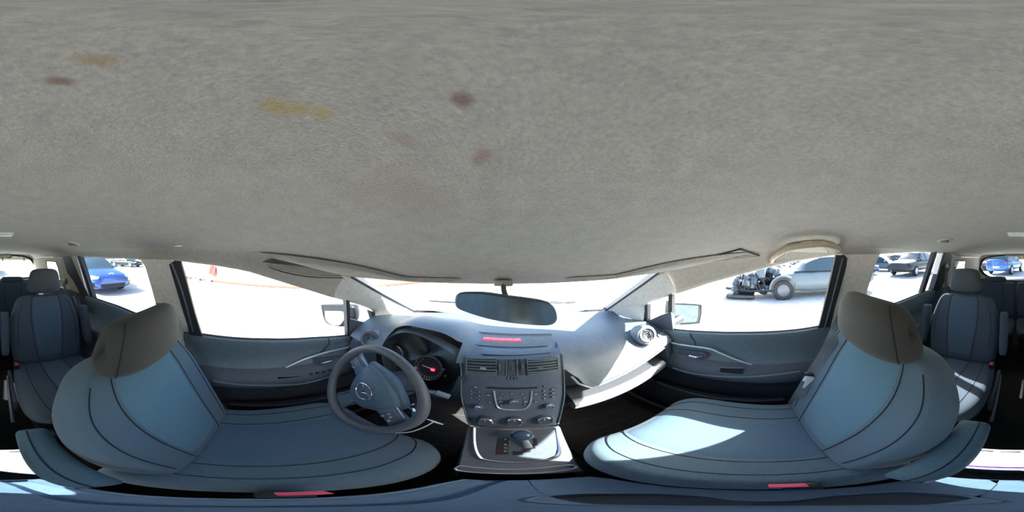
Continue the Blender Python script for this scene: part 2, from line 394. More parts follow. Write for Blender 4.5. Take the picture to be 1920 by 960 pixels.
for s, fd, rd in ((-1, d1, d3), (1, d2, d4)):
    d = PB[s]
    o = strip(d['sashB'], s, RUBBER, 'window_sash', fd, .016, .014)
    # raised ribs on the sash
    a = [AS(*q, s, .02) for q in ([(322, 494), (343, 552), (362, 622)] if s < 0 else [(1580, 484), (1561, 560), (1541, 630)])]
    MB().tube(smooth_pts(a, 12), .004).build('sash_rib', SILVD, fd)
    strip(d['fd'], s, RUBBER, 'window_divider', fd, .006, .03)
    strip(d['vent_rear'], s, RUBBER, 'sash_post', fd, .006, .03)
    strip(d['Cs'], s, RUBBER, 'window_sash', rd, .012, .05)
    strip(d['div'], s, RUBBER, 'window_divider', rd, .004, .03)
    # triangular mirror base inside, below the little front window
    tri = [(656, 598), (690, 606), (706, 612), (722, 626), (690, 650), (656, 640)] if s < 0 else [(1258, 585), (1236, 592), (1214, 602), (1206, 606), (1222, 640), (1262, 622)]
    strip(tri, s, DOORM, 'mirror_base_trim', fd, .014, .03)
    for key, gm, nme in (('glF', DG, None), ('glV', DG, None), ('glR', PG, None)):
        winn += 1
        pts = [AS(a, b, s, -.008) for a, b in d[key]]
        lbl = {'glF': 'clear front door window', 'glV': 'small clear triangular window ahead of the front door window', 'glR': 'privacy tinted rear door window'}[key]
        tag(MB().add(pts, [tuple(range(len(pts)))]).build('window_%d' % winn, gm, None, False), lbl+' on the '+sgn_name(s), 'window', kind='structure')
# quarter panels behind the rear doors, with a small side window
for s in (-1, 1):
    rd, b = (d3, bR1) if s < 0 else (d4, bR2)
    y0 = b[0][0]; z0 = b[1][0]
    q = MB().grid([[V((s*(lerp(.71, .60, max(t, 0))+.01), lerp(y0, YR, t), lerp(z0, .80, max(t, 0)))), V((s*lerp(.69, .575, max(t, 0)), lerp(y0, YR, t), lerp(z0, .80, max(t, 0))-.012)), V((s*lerp(.715, .58, max(t, 0)), lerp(y0, YR, t), .6)), V((s*lerp(.715, .55, max(t, 0)), lerp(y0, YR, t), .3)), V((s*lerp(.715, .52, max(t, 0)), lerp(y0, YR, t), 0))] for t in [-.06]+[i/12 for i in range(13)]])
    q.build('quarter_panel', DOORM, wall[s])
    # upper quarter trim with the small window opening (y -1.45..-1.75)
    def up(y, t):
        a = V((s*(lerp(.69, .60, (y-y0)/(YR-y0))), y, lerp(z0, .80, (y-y0)/(YR-y0)))); w_ = W(s, y); return a.lerp(w_, t)
    ya, yb = -1.50, -1.80
    m_ = MB()
    def qstrip(yA, yB, t0, t1, n=6): m_.grid([[up(lerp(yA, yB, i/n), lerp(t0, t1, k/3))+V((-s*.004, 0, 0)) for k in range(4)] for i in range(n+1)])
    qstrip(y0+.01, ya, 0, 1); qstrip(yb, YR, 0, 1); qstrip(ya, yb, 0, .12); qstrip(ya, yb, .84, 1)
    m_.build('quarter_trim', BEIGE, wall[s])
    winn += 1
    pts = [up(ya+.01, .1), up(yb-.01, .1), up(yb-.01, .86), up(ya+.01, .86)]
    tag(MB().add([p+V((s*.006, 0, 0)) for p in pts], [(0, 1, 2, 3)]).build('window_%d' % winn, PG, None, False), 'small tinted quarter window behind the %s rear door' % sgn_name(s), 'window', kind='structure')
    MB().tube([p for p in pts], .006, closed=True).build('quarter_window_seal', RUBBER, wall[s])
    # outer sill below everything
    MB().box((s*.76, -.75, -.08), (.1, 3.3, .16), bev=.02).build('sill', DOORL, wall[s])
# floor
fl = MB().grid([[V((x, y, z)) for x in (-.78, -.4, 0, .4, .78)] for y, z in ((-2.42, .0), (-1.2, 0), (0, 0), (.75, 0), (.95, .12), (1.05, .45), (1.08, .68))])
tag(fl.build('floor', CARPET, None), 'black carpeted cabin floor rising into the front footwells', 'floor', kind='structure')
MB().box((0, -.6, -.05), (1.56, 3.6, .06)).build('underbody', BLACK, bpy.data.objects['floor'], False)
for s in (-1, 1):
    t = mk('floor_mat', *(lambda m_: (m_.v, m_.f))(MB().box((s*.36, .52, .012), (.42, .5, .016), bev=.006)), mat('floor_mat_pile', (.035, .034, .035), 1, col2=(.02, .02, .02), scale=200, bump=1, bscale=500))
    tag(t, 'black ribbed floor mat in the %s front footwell' % sgn_name(s), 'floor mat')
    rb = MB()
    for k in range(5): rb.box((s*.36, .34+.09*k, .022), (.34, .007, .005), bev=.002)
    m2 = MB(); m2.v = rb.v; m2.f = rb.f; o = m2.build('mat_ribs', mat('mat_rib', (.045, .044, .045), .8), t); o['kind'] = 'stuff'

# tailgate with rear window
tg = MB(); YT = -2.38
win = []; cx = .0
wc = [(1838, 500), (1845, 487), (1862, 481), (1900, 478), (1940, 478.5), (1968, 482), (1980, 490), (1985, 505), (1982, 517), (1965, 521), (1925, 523), (1880, 524), (1856, 519), (1844, 511)]
win = smooth_pts([AY(a, b, YT) for a, b in wc]+[AY(*wc[0], YT)], 56)[:-1]
cen = V((sum(p.x for p in win)/len(win), YT, sum(p.z for p in win)/len(win)))
def outer_pt(p):
    d = p-cen; k = 1e9
    if abs(d.x) > 1e-6: k = min(k, ((.64 if d.x > 0 else -.64)-cen.x)/d.x)
    if abs(d.z) > 1e-6: k = min(k, ((1.17 if d.z > 0 else .45)-cen.z)/d.z)
    return cen+d*k
rI = win; rM = [cen+(p-cen)*1.06+V((0, .02, 0)) for p in win]; rO = [outer_pt(p)+V((0, .02, 0)) for p in win]
n = len(win)
tm = MB().add(rM+rO, [(i, (i+1) % n, n+(i+1) % n, n+i) for i in range(n)])
tg_o = tag(tm.build('wall_back', BEIGE, None, False), 'beige tailgate trim around the rear window', 'wall', kind='structure')
MB().add(rI+rM, [(i, (i+1) % n, n+(i+1) % n, n+i) for i in range(n)]).build('window_frame', DOORM, tg_o)
MB().tube([p+V((0, .012, 0)) for p in win], .012, closed=True).build('window_seal', RUBBER, tg_o)
MB().box((0, YT+.03, .40), (1.2, .05, .72), bev=.02).build('tailgate_panel', DOORM, tg_o)
MB().box((0, YT-.02, .2), (1.5, .04, 1.0)).build('tailgate_skin', MATS['car_body_paint'], tg_o, False)
MB().box((cen.x, YT+.05, 1.105), (.42, .05, .03), bev=.01).build('brake_lamp_cover', BEIGE, tg_o)
winn += 1
tag(MB().add(win, [tuple(range(n))]).build('window_%d' % winn, PG, None, False), 'rounded tinted rear window in the tailgate', 'window', kind='structure')
# windscreen
hp = [V(ceil_pt(u, 0)) for u in us]; bc = {-1: V((-.62, .905, .715)), 1: V((.62, .905, .715))}
def wb_pt(u): return V((.62*u*1.03, 1.09-.185*u*u, .70+.012*u*u))
winn += 1
tag(MB().grid([[ceil_pt(u, 0).lerp(wb_pt(u), t)+V((0, .012, .022+.012*math.sin(t*math.pi))) for u in us] for t in [i/10 for i in range(11)]]).build('window_%d' % winn, WG, None), 'wide sloping windscreen glass ahead of the dashboard', 'window', kind='structure')
ws = MB().grid([[wb_pt(u)+V((0, .0, .012)) for u in us], [wb_pt(u)+V((0, .03, .026)) for u in us], [wb_pt(u)+V((0, .12, -.01)) for u in us]])
cw = tag(ws.build('trim_1', mat('cowl_grey', (.10, .11, .11), .6)), 'dark cowl strip along the foot of the windscreen', 'trim', kind='structure')
for x in (-.32, .22):
    o = empty('windscreen_wiper', (x, 1.15, .70), 'black wiper arm resting below the windscreen on the %s' % ('left' if x < 0 else 'right'), 'wiper')
    MB().tube([(x-.28, 1.115, .745), (x, 1.14, .752), (x+.26, 1.13, .745)], .007).build('wiper_blade', BLACK, o)
    MB().tube([(x+.28, 1.19, .71), (x+.1, 1.165, .755), (x, 1.145, .758)], .006).build('wiper_arm', BLACK, o)
bn = MB().grid([[V((x, y, .66-.10*((y-1.2)/.95)**2-.10*(x/.8)**2)) for x in [-.82+i*.082*2 for i in range(11)]] for y in [1.18+i*.1 for i in range(11)]])
bo = tag(bn.build('bonnet', MATS['car_body_paint']), 'silver grey bonnet beyond the windscreen', 'bonnet', kind='structure')
MB().box((0, 2.2, .15), (1.64, .12, .75), bev=.05).build('front_bumper', MATS['car_body_paint'], bo)

# ================================================================ DASHBOARD
dash = empty('dashboard', (0, .75, .3), 'blue grey dashboard with gauges, air vents, radio and an open shelf', 'dashboard')
def dprof(x):
    """front-to-back line of the dash at x: list of (y, z) from the windscreen down to the footwell"""
    u = x/.66
    yb = 1.09-.185*u*u
    if x > .17:      # passenger side
        t = (x-.17)/.43
        zt = lerp(.735, .70, t)
        return [(yb, .70), (yb-.06, .722), (.80, zt), (.66, zt), (.58, lerp(.715, .690, t)), (.52, lerp(.668, .668, t)), (.475, lerp(.60, .635, t)), (.452, lerp(.56, .608, t))]
    if x < -.15:
        return [(yb, .70), (yb-.06, .722), (.80, .735), (.70, .742), (.62, .74), (.56, .725), (.50, .695), (.47, .66)]
    return [(yb, .70), (yb-.06, .722), (.80, .732), (.70, .737), (.62, .738), (.575, .738), (.545, .738), (.525, .735)]
xs = [-.70+i*.02 for i in range(71)]
sm = {}
def pr_s(x):
    acc = None
    for k in range(-3, 4):
        p = dprof(x+k*.016)
        acc = [(a[0]+q[0], a[1]+q[1]) for a, q in zip(acc, p)] if acc else p
    return [(a/7, b/7) for a, b in acc]
def hood(x, y, z):      # binnacle hood bump over the gauges
    fx = math.exp(-((x+.335)/.155)**4); fy = max(0, 1-abs((y-.56)/.30)**2)
    return z+.068*fx*fy if y > .46 else z
top = []
for x in xs:
    p = pr_s(x); row = []
    for i in range(29):
        a, b = cr(p, i/28); row.append(V((x, a, hood(x, a, b))))
    top.append(row)
# cut the opening for the gauges: keep only y>=.555 in the binnacle range
kept = MB()
idx = {}
for i in range(len(xs)-1):
    for j in range(28):
        q = [top[i][j], top[i+1][j], top[i+1][j+1], top[i][j+1]]
        c = sum(q, V())/4
        if -.49 < c.x < -.18 and c.y < .555: continue
        kept.add(q, [(0, 1, 2, 3)])
kept.build('dash_top', DASH, dash, True, 50)
# passenger shelf: recess, lip, glove box
xsP = [.165+i*.0227 for i in range(21)]
def pas(x): p = pr_s(x)[-1]; return p
def lipy(x): return .425+.02*((x-.17)/.45)**2
rec = [[V((x, pas(x)[0], pas(x)[1])), V((x, pas(x)[0]+.004, pas(x)[1]-.008)), V((x, .53, pas(x)[1]-.012)), V((x, .54, .545)), V((x, .53, .518)), V((x, lipy(x)+.020, .514))] for x in xsP]
MB().grid(rec).build('shelf_recess', mat('shelf_dark', (.055, .06, .07), .5), dash)
lip = [[V((x, lipy(x)+.020, .514)), V((x, lipy(x)+.012, .516)), V((x, lipy(x), .512)), V((x, lipy(x)-.008, .502)), V((x, lipy(x)-.006, .488))] for x in xsP]
MB().grid(lip).build('shelf_lip', SILVER, dash)
lip2 = [[V((x, lipy(x)-.006, .488)), V((x, lipy(x)-.004, .474)), V((x, lipy(x)+.01, .455)), V((x, lipy(x)+.06, .445))] for x in xsP]
MB().grid(lip2).build('shelf_edge', mat('warm_grey_plastic', (.26, .25, .27), .5), dash)
MB().grid([[V((x, lipy(x)+.06, .445)), V((x, .56, .40)), V((x, .60, .25)), V((x, .72, .16)), V((x, .9, .14))] for x in xsP]).build('glove_box', DOORL, dash)
MB().tube([V((x, .447, pas(x)[1]-.004)) for x in xsP], .004).build('shelf_trim_line', SILVER, dash)
# end caps by the doors
for s in (-1, 1):
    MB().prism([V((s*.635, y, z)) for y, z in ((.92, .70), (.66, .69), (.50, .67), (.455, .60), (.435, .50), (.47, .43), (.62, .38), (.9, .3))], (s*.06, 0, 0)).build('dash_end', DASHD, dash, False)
# driver side lower panel
xl = [-.64+i*.025 for i in range(21)]
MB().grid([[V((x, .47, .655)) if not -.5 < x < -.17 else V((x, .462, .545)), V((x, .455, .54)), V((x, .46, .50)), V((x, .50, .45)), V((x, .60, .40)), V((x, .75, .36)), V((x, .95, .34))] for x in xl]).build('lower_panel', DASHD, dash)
# gauge cowl: opening tunnel + face
arch = smooth_pts([AY(716, 662, .50), AY(722, 642, .515), AY(742, 627, .535), AY(772, 625, .555), AY(815, 643, .55), AY(858, 672, .52), AY(858, 705, .50), AY(842, 738, .485), AY(805, 742, .48), AY(760, 725, .475), AY(725, 695, .475), AY(716, 662, .50)], 60)[:-1]
ac = sum(arch, V())/len(arch)
def inn(p, k, dy): return V((lerp(ac.x, p.x, k), p.y+dy, lerp(ac.z, p.z, k)))
n = len(arch)
hoodr = [[V((lerp(ac.x, p.x, 1.10), p.y+.035, lerp(ac.z, p.z, 1.08))) for p in arch+arch[:1]], [p+V((0, -.004, .003)) for p in arch+arch[:1]], arch+arch[:1]]
MB().grid(hoodr).build('gauge_cowl', DASH, dash)
MB().grid([arch+arch[:1], [inn(p, .97, .03) for p in arch+arch[:1]], [inn(p, .90, .07) for p in arch+arch[:1]], [inn(p, .02, .075) for p in arch+arch[:1]]]).build('gauge_housing', mat('gauge_dark', (.022, .032, .04), .35), dash)
GN = V((0, -.93, .36)).normalized()
def ring_at(name, c, ax, r, w_, m, parent, h=.006): return MB().lathe(c, ax, [(r-w_, 0), (r-w_*.7, h), (r-w_*.2, h), (r, 0)], 40).build(name, m, parent)
dials = []
for px, py, r, nm in ((738, 666, .062, 'gauge'), (805, 689, .062, 'gauge')):
    c = AY(px, py, .545)
    f = MB().lathe(c, GN, [(0, 0), (r-.004, 0), (r-.004, .004)], 40).build(nm, mat('dial_face', (.018, .022, .028), .3), dash)
    ring_at('gauge_ring', c, GN, r, .006, CHROME, f, .014)
    tk = MB(); a0 = GN.cross(V((1, 0, 0))).normalized(); b0 = V((1, 0, 0))
    for k in range(25):
        an = R(-135+k*270/24); dd = a0*math.cos(an)*-1+b0*math.sin(an)
        if dd.z < 0 and False: pass
        tk.tube([c+GN*.002+dd*(r-.016), c+GN*.002+dd*(r-.008)], .0008, 4)
    o = tk.build('dial_ticks', MARK, f); o['kind'] = 'stuff'
    dd = (a0*.1+b0*-.8) if px > 770 else (a0*.6-b0*.6); dd.normalize()
    MB().tube([c+GN*.005-dd*.008, c+GN*.005+dd*.03], [.002, .001], 6).build('needle', WHITE, f)
    if px > 770:
        MB().box(AY(812, 693, .542)+GN*.004, (.014, .004, .012), bev=.001).build('warning_lamp', LED, f)
for px, py in ((833, 692), (836, 704)):
    MB().lathe(AY(px, py, .52), GN, [(.004, 0), (.004, .012), (0, .012)], 12).build('trip_button', SILVD, dash)
# steering column + shroud is a part of the dash
# centre stack
SP0 = V((0, .52, .735)); SN = V((0, -.86, .40)).normalized(); SN = V((0, -(.735-.44), (.52-.38))).normalized(); SN = V((0, -.9035, .4286)).normalized()
def SK(px, py, out=0): return PL(px, py, SP0+SN*out, SN)
L_ = [(864, 668), (866, 700), (866, 735), (870, 765), (880, 797)]; R_ = [(1052, 664), (1055, 700), (1056, 735), (1052, 765), (1046, 795)]
l3 = smooth_pts([SK(*p) for p in L_], 24); r3 = smooth_pts([SK(*p) for p in R_], 24)
rows_ = []
for a, b in zip(l3, r3):
    row = [a+V((-.012, .09, 0)), a+V((-.004, .012, 0))]
    for k in range(13):
        t = k/12; row.append(a.lerp(b, t)+SN*(.010*(1-(2*t-1)**4)))
    row += [b+V((.004, .012, 0)), b+V((.012, .09, 0))]
    rows_.append(row)
rows_ = [[p+V((0, .05, .002-.010*(abs(k_-8.5) > 7))) for k_, p in enumerate(rows_[0])], [p+V((0, .010, .004)) for p in rows_[0]]]+rows_
stack = MB().grid(rows_).build('centre_stack', STACK, dash)
O = .011
for pp in ([(862, 668), (865, 700), (865, 740), (871, 770), (880, 797)], [(1054, 664), (1057, 700), (1058, 740), (1053, 770), (1046, 795)]):
    MB().tube(smooth_pts([SK(*p, .004) for p in pp], 20), .0025, 6).build('stack_seam', DASH, stack)
# display hood above
dh = [[SK(lerp(868, 1046, t), 640+2*math.sin(t*3.14), 0) for t in [i/12 for i in range(13)]]]
dp = [AZ(lerp(872, 1035, t), lerp(622, 628, t)+3*math.sin(t*math.pi), .741) for t in [i/16 for i in range(17)]]
dq = [AZ(lerp(880, 1030, t), lerp(645, 648, t)+4*math.sin(t*math.pi), .741) for t in [i/16 for i in range(17)]]
disp = MB().grid([dp, [a.lerp(b, .5)+V((0, 0, .001)) for a, b in zip(dp, dq)], dq]).build('display_window', mat('display_smoke', (.10, .11, .11), .25), dash)
l0 = AZ(906, 634, .744); l1 = AZ(977, 637, .744)
for k in range(5):
    a = l0.lerp(l1, k/5+.01); b = l0.lerp(l1, (k+1)/5-.01)
    MB().box((a+b)/2, ((b-a).length, .018, .002), bev=.0008).build('display_digit', LED, disp)
MB().tube([p+V((0, .004, .003)) for p in dp], .003, 6).build('display_brow', DASH, dash)
# vents
def quad_face(c4, n_, th, name, m, parent, z0=O):
    pts = [SK(*p, z0) for p in c4]; return MB().prism(pts, SN*th).build(name, m, parent, False)
def vent(c4, thumb, name='air_vent'):
    pts = [SK(*p, O) for p in c4]
    v = MB().prism([p+SN*.0005 for p in pts], -SN*.002).build(name, BLACK, dash, False)
    MB().tube([p+SN*.002 for p in pts], .004, 6, closed=True).build('vent_frame', DASH, v)
    for k in range(5):
        t = (k+.6)/5.2
        a = pts[0].lerp(pts[3], t)+SN*.003; b = pts[1].lerp(pts[2], t)+SN*.003
        MB().box((a+b)/2, ((b-a).length*.97, .0032, .006), Matrix.Rotation(math.atan2((b-a).z, (b-a).x)*-1, 3, 'Y') @ Matrix.Rotation(R(-20), 3, 'X'), .0008).build('vent_slat', DASH, v)
    MB().box(SK(*thumb, O)+SN*.006, (.018, .006, .009), bev=.002).build('vent_tab', SILVER if thumb[0] < 930 else DASH, v)
vent([(875, 671), (930, 672), (931, 702), (874, 699)], (906, 690))
vent([(988, 674), (1044, 671), (1047, 695), (989, 702)], (1012, 690))
for c4 in ([(933, 674), (941, 674), (942, 703), (934, 703)], [(975, 674), (984, 674), (985, 703), (976, 703)]):
    w_ = quad_face(c4, 1, .003, 'vent_wheel_housing', DASHD, dash)
    c = SK((c4[0][0]+c4[1][0])/2, 688, O+.003); MB().lathe(c-V((.003, 0, 0)), (1, 0, 0), [(0, 0), (.012, 0), (.012, .006), (0, .006)], 20).build('vent_wheel', DASH, w_)
hz = quad_face([(953, 676), (965, 676), (966, 700), (953, 700)], 1, .004, 'hazard_switch', DASHD, dash)
tri = [SK(959.5, 687, O+.0045), SK(956, 694, O+.0045), SK(963, 694, O+.0045)]
MB().tube(tri, .0009, 5, closed=True).build('hazard_triangle', REDL, hz)
MB().tube([SK(950, 673, O+.002), SK(969, 673, O+.002), SK(970, 704, O+.002), SK(949, 704, O+.002)], .0018, 6, closed=True).build('switch_surround', DASH, hz)
lp = quad_face([(950, 707), (970, 707), (970, 711), (950, 711)], 1, .002, 'indicator_bar', BLACK, dash)
for px in (953.5, 960, 966.5): MB().box(SK(px, 709, O+.0025), (.0035, .001, .003)).build('indicator_mark', MARK, lp)
# radio
cds = quad_face([(914, 725), (1007, 725), (1007, 728), (914, 728)], 1, .001, 'disc_slot', BLACK, dash)
MB().tube([SK(914, 729.5, O+.001), SK(1007, 729.5, O+.001)], .0014, 6).build('slot_lip', SILVD, cds)
us_ = [SK(*p, O+.001) for p in ((926, 733), (929, 752), (934, 764), (950, 768), (975, 768), (988, 764), (995, 752), (997, 733))]
MB().tube(smooth_pts(us_, 30), .0028, 8).build('radio_trim', SILVER, dash)
def knob(px, py, r, nm='knob', big=False):
    c = SK(px, py, O)
    k = MB().lathe(c, SN, [(r*1.25, 0), (r*1.22, .004), (r, .005), (r*.95, .016), (r*.85, .018), (0, .018)], 32).build(nm, STACK if not big else DASHD, dash)
    MB().lathe(c, SN, [(r*.98, .014), (r*1.02, .0165), (r*.86, .0195), (r*.84, .0175)], 32).build('knob_ring', CHROME, k)
    MB().tube([c+SN*.0185+V((0, .3, .7)).normalized()*r*.3, c+SN*.0185+V((0, .3, .7)).normalized()*r*.7], .001, 5).build('knob_mark', MARK, k)
    return k
knob(897, 763, .011); knob(963, 753, .011); knob(1029, 760, .011)
for px, py in ((911, 788), (964, 788), (1019, 786)):
    k = knob(px, py, .019, 'climate_knob', True)
    c = SK(px, py, O)
    mk_ = MB()
    for q in range(9):
        an = R(-120+q*30); mk_.box(c+SN*.0055+V((math.sin(an)*.026, 0, 0))+SN.cross(V((1, 0, 0)))*-math.cos(an)*.026, (.0018, .001, .0018))
    o = mk_.build('dial_marks', MARK, k); o['kind'] = 'stuff'
bl = [(892, 726, 8), (884, 733, 3), (884, 739, 3), (884, 746, 3), (899, 735, 3), (899, 742, 3), (899, 749, 3), (916, 741, 9), (919, 755, 5), (942, 738, 3), (960, 738, 6), (980, 738, 4), (939, 746, 4), (983, 746, 4), (938, 753, 7), (986, 753, 9), (940, 760, 4), (984, 760, 4), (1005, 739, 9), (1005, 753, 6), (1022, 724, 3), (1021, 733, 6), (1022, 740, 6), (1022, 747, 6), (1038, 730, 9), (1038, 737, 8), (1038, 744, 7)]
for px, py, wd in bl:
    w3 = wd*.0011
    b_ = MB().box(SK(px, py, O+.001), (w3+.006, .003, .0075), Matrix.Rotation(R(-25), 3, 'X'), .001).build('radio_button', DASHD, dash)
    MB().box(SK(px, py, O+.003), (w3, .0012, .0022), Matrix.Rotation(R(-25), 3, 'X')).build('button_mark', MARK, b_)
for px in (935, 957, 972, 994): MB().box(SK(px, 798, O), (.008, .002, .004), bev=.0005).build('climate_button', SILVD, dash)
# shift console
CTL = SK(878, 801, .012); CTR = SK(1048, 799, .012)
CBL = AZ(862, 884, .30); CBR = AZ(1090, 884, .30); PN = (CTR-CTL).cross(CBL-CTL).normalized()
if PN.z < 0: PN = -PN
CM = (CTL+CBL)/2
def PC(px, py, out=0): return PL(px, py, CM+PN*out, PN)
shc = empty('shift_console', (0, .28, 0), 'silver framed gear selector console sloping down below the radio', 'console')
cl = smooth_pts([PC(878, 801), PC(872, 830), PC(866, 855), PC(858, 884)], 16); crr = smooth_pts([PC(1048, 799), PC(1060, 830), PC(1074, 860), PC(1092, 883)], 16)
rows_ = []
for a, b in zip(cl, crr):
    rows_.append([V((a.x-.01, a.y+.03, 0)), a+V((-.004, 0, -.02)), a]+[a.lerp(b, k/8)+PN*.004*math.sin(k/8*math.pi) for k in range(1, 8)]+[b, b+V((.004, 0, -.02)), V((b.x+.01, b.y+.03, 0))])
MB().grid(rows_).build('console_body', mat('console_silver_grey', (.17, .18, .22), .38, .35), shc)
inn_ = [PC(*p, .006) for p in ((892, 803), (892, 830), (898, 852), (912, 861), (965, 866), (1020, 861), (1040, 854), (1044, 840), (1042, 803))]
MB().prism(inn_, PN*.002).build('selector_plate', PANEL, shc, False)
MB().tube(smooth_pts([PC(*p, .008) for p in ((889, 802), (889, 830), (896, 853), (911, 862), (965, 867), (1021, 863), (1044, 856), (1050, 840), (1044, 802))], 50), .0042, 8).build('plate_surround', CHROME, shc)
MB().tube([PC(882, 801, .004), PC(960, 803, .006), PC(1046, 799, .004)], .004, 8).build('top_edge', SILVD, shc)
ig = MB().prism([PC(*p, .0085) for p in ((933, 822), (954, 821), (953, 852), (930, 852))], PN*.001).build('gear_indicator', BLACK, shc, False)
MT = Matrix((V((1, 0, 0)), PN.cross(V((1, 0, 0))).normalized(), PN)).transposed()
for ch, px, py, m_ in (('P', 948, 824, MARK), ('R', 948, 834, MARK), ('N', 948, 840, MARK), ('D', 948, 846, MARK), ('M', 936, 845.5, REDL)):
    text(ch, 'gear_letter', PC(px, py, .0105), MT, .009, m_, ig)
gate = [[(1000, 822), (1006, 822), (1008, 835), (1002, 836)], [(990, 835), (1003, 834), (1004, 841), (991, 842)], [(978, 842), (994, 841), (995, 848), (979, 849)], [(962, 846), (982, 846), (980, 853), (962, 853)]]
for gq in gate: MB().prism([PC(*p, .0085) for p in gq], PN*.0012).build('selector_gate_slot', BLACK, shc, False)
tr_ = MB().prism([PC(*p, .004) for p in ((862, 873), (960, 880), (1062, 872), (1072, 878), (960, 888), (860, 882))], PN*.003).build('coin_tray', SILVD, shc, False)
MB().tube(smooth_pts([PC(*p, .008) for p in ((862, 873), (960, 880), (1064, 872), (1074, 879), (960, 888), (859, 882), (862, 873))], 40)[:-1], .0025, 6, closed=True).build('tray_rim', SILVER, tr_)
# selector lever: shaft and round knob
lv = empty('gear_selector', PC(985, 838, .008), 'dark round topped gear selector lever standing in its slotted plate', 'gear lever')
kc = PC(979, 817, .055)
MB().tube([PC(990, 838, .008), PC(984, 826, .03), kc-PN*.012], [.009, .0075, .009], 12).build('lever_shaft', SILVER, lv)
kn = MB().lathe(kc-PN*.014, PN, [(.009, 0), (.017, .003), (.0215, .012), (.0215, .019), (.017, .026), (.009, .029), (0, .03)], 28).build('lever_knob', mat('knob_blue_black', (.04, .07, .11), .25), lv)
MB().lathe(kc-PN*.014, PN, [(.0165, .003), (.0225, .011), (.0235, .010), (.0175, .001)], 28).build('knob_collar', CHROME, kn)

# side speakers/vents at the dash ends
for s, px, py in ((-1, 693, 636), (1, 1214, 628)):
    c = AY(px, py, .485); ax = V((-s*.35, -.80, .42)).normalized()
    v = MB().lathe(c-ax*.03, ax, [(.060, -.05), (.050, .020), (.046, .029), (.038, .028), (.035, .02), (0, .018)], 36).build('round_air_vent', DASH if s < 0 else mat('vent_pale', (.24, .26, .28), .45), dash)
    ring_at('vent_ring', c, ax, .038, .006, SILVD if s < 0 else SILVER, v, .005)
    ring_at('vent_inner_ring', c-ax*.003, ax, .024, .003, SILVD, v, .006)
    for k in (-1, 0, 1): MB().box(c-ax*.006+V((0, 0, k*.014)), (.05, .004, .0025)).build('vent_blade', SILVD, v, False)

# ================================================================ STEERING WHEEL
WCn = V((-.364, .310, .601)); T = .433
X_ = V((1, 0, 0)); U_ = V((0, math.sin(T), math.cos(T))); N_ = V((0, -math.cos(T), math.sin(T)))   # N_ faces the driver
ROT = R(34)
def WP(a, b, h=0):      # wheel-local (a right, b up, h to the driver), turned clockwise by ROT
    ca, sa = math.cos(-ROT), math.sin(-ROT); x = a*ca-b*sa; y = a*sa+b*ca
    return WCn+X_*x+U_*y+N_*h
sw = empty('steering_wheel', WCn, 'blue grey leather steering wheel turned clockwise in front of the gauges', 'steering wheel')
RM = .171
MB().tube([WP(RM*math.sin(R(k*5)), RM*math.cos(R(k*5)), .012) for k in range(72)], .0155, 14, closed=True).build('rim', LEATH, sw)
def wslab(pts, h0, h1, name, m, parent, pil=.006):
    n_ = len(pts); cx = sum(p[0] for p in pts)/n_; cy = sum(p[1] for p in pts)/n_
    rr = []
    for k, h in ((1.0, h0), (1.0, h1-pil), (.96, h1-pil*.4), (.88, h1), (.5, h1+pil*.7), (.02, h1+pil)):
        rr.append([WP(lerp(cx, p[0], k), lerp(cy, p[1], k), h) for p in pts+pts[:1]])
    return MB().grid(rr).build(name, m, parent, True, 50)
def rnd(poly, n=48): return [tuple(cr([(*p, 0) for p in poly+poly[:1]], i/n)[:2]) for i in range(n)]
cov = rnd([(1.28*a, 1.25*b) for a, b in [(-.072, .042), (-.03, .058), (.03, .058), (.072, .042), (.074, .015), (.05, -.035), (.025, -.062), (0, -.067), (-.025, -.062), (-.05, -.035), (-.074, .015)]])
cv = wslab(cov, -.02, .014, 'airbag_cover', HUB, sw, .012)
wslab(rnd([(-.105, .055), (-.03, .088), (.03, .088), (.105, .055), (.104, 0), (.075, -.05), (.036, -.092), (-.036, -.092), (-.075, -.05), (-.104, 0)]), -.03, -.002, 'hub_shell', HUB, sw)
for sg in (-1, 1):
    sp = wslab([(sg*.060, .045), (sg*.115, .032), (sg*.162, .030), (sg*.162, -.030), (sg*.115, -.024), (sg*.060, -.03)][::sg], -.015, .006, 'spoke', HUB, sw)
    pad = wslab([(sg*.100, .026), (sg*.146, .020), (sg*.146, -.014), (sg*.100, -.018)], .0, .012, 'button_pad', STACK, sp, .002)
    for k in range(4):
        MB().box(WP(sg*(.110+.012*(k % 3)), .014-.018*(k//2)-.004*(k % 2), .016), (.007, .007, .004), bev=.001).build('wheel_button', SILVER, pad)
sp = wslab([(-.028, -.05), (-.022, -.09), (-.034, -.162), (.034, -.162), (.022, -.09), (.028, -.05)], -.015, .003, 'spoke', HUB, sw)
for sg in (-1, 1): MB().tube([WP(sg*.03, -.085, .0), WP(sg*.028, -.11, .002), WP(sg*.034, -.14, .006)], .0035, 8).build('spoke_trim', CHROME, sp)
for sg in (-1, 1): MB().tube(smooth_pts([WP(sg*.075, .046, .004), WP(sg*.10, .040, .004), WP(sg*.14, .034, .006)], 10), .003, 8).build('spoke_trim', SILVER, sw)
# winged emblem in an oval ring
er = .031
em = MB().tube([WP(er*1.12*math.sin(R(k*9)), -.004+er*.92*math.cos(R(k*9)), .0285) for k in range(40)], .0022, 8, closed=True).build('emblem_ring', CHROME, cv)
wg = [(-.024, .009), (-.013, .008), (-.006, .003), (0, -.006), (.006, .003), (.013, .008), (.024, .009)]
MB().tube([WP(a*1.29, b*1.29-.004, .0285) for a, b in wg], [.0015, .0034, .0032, .0028, .0032, .0034, .0015], 8).build('emblem_wings', CHROME, em)
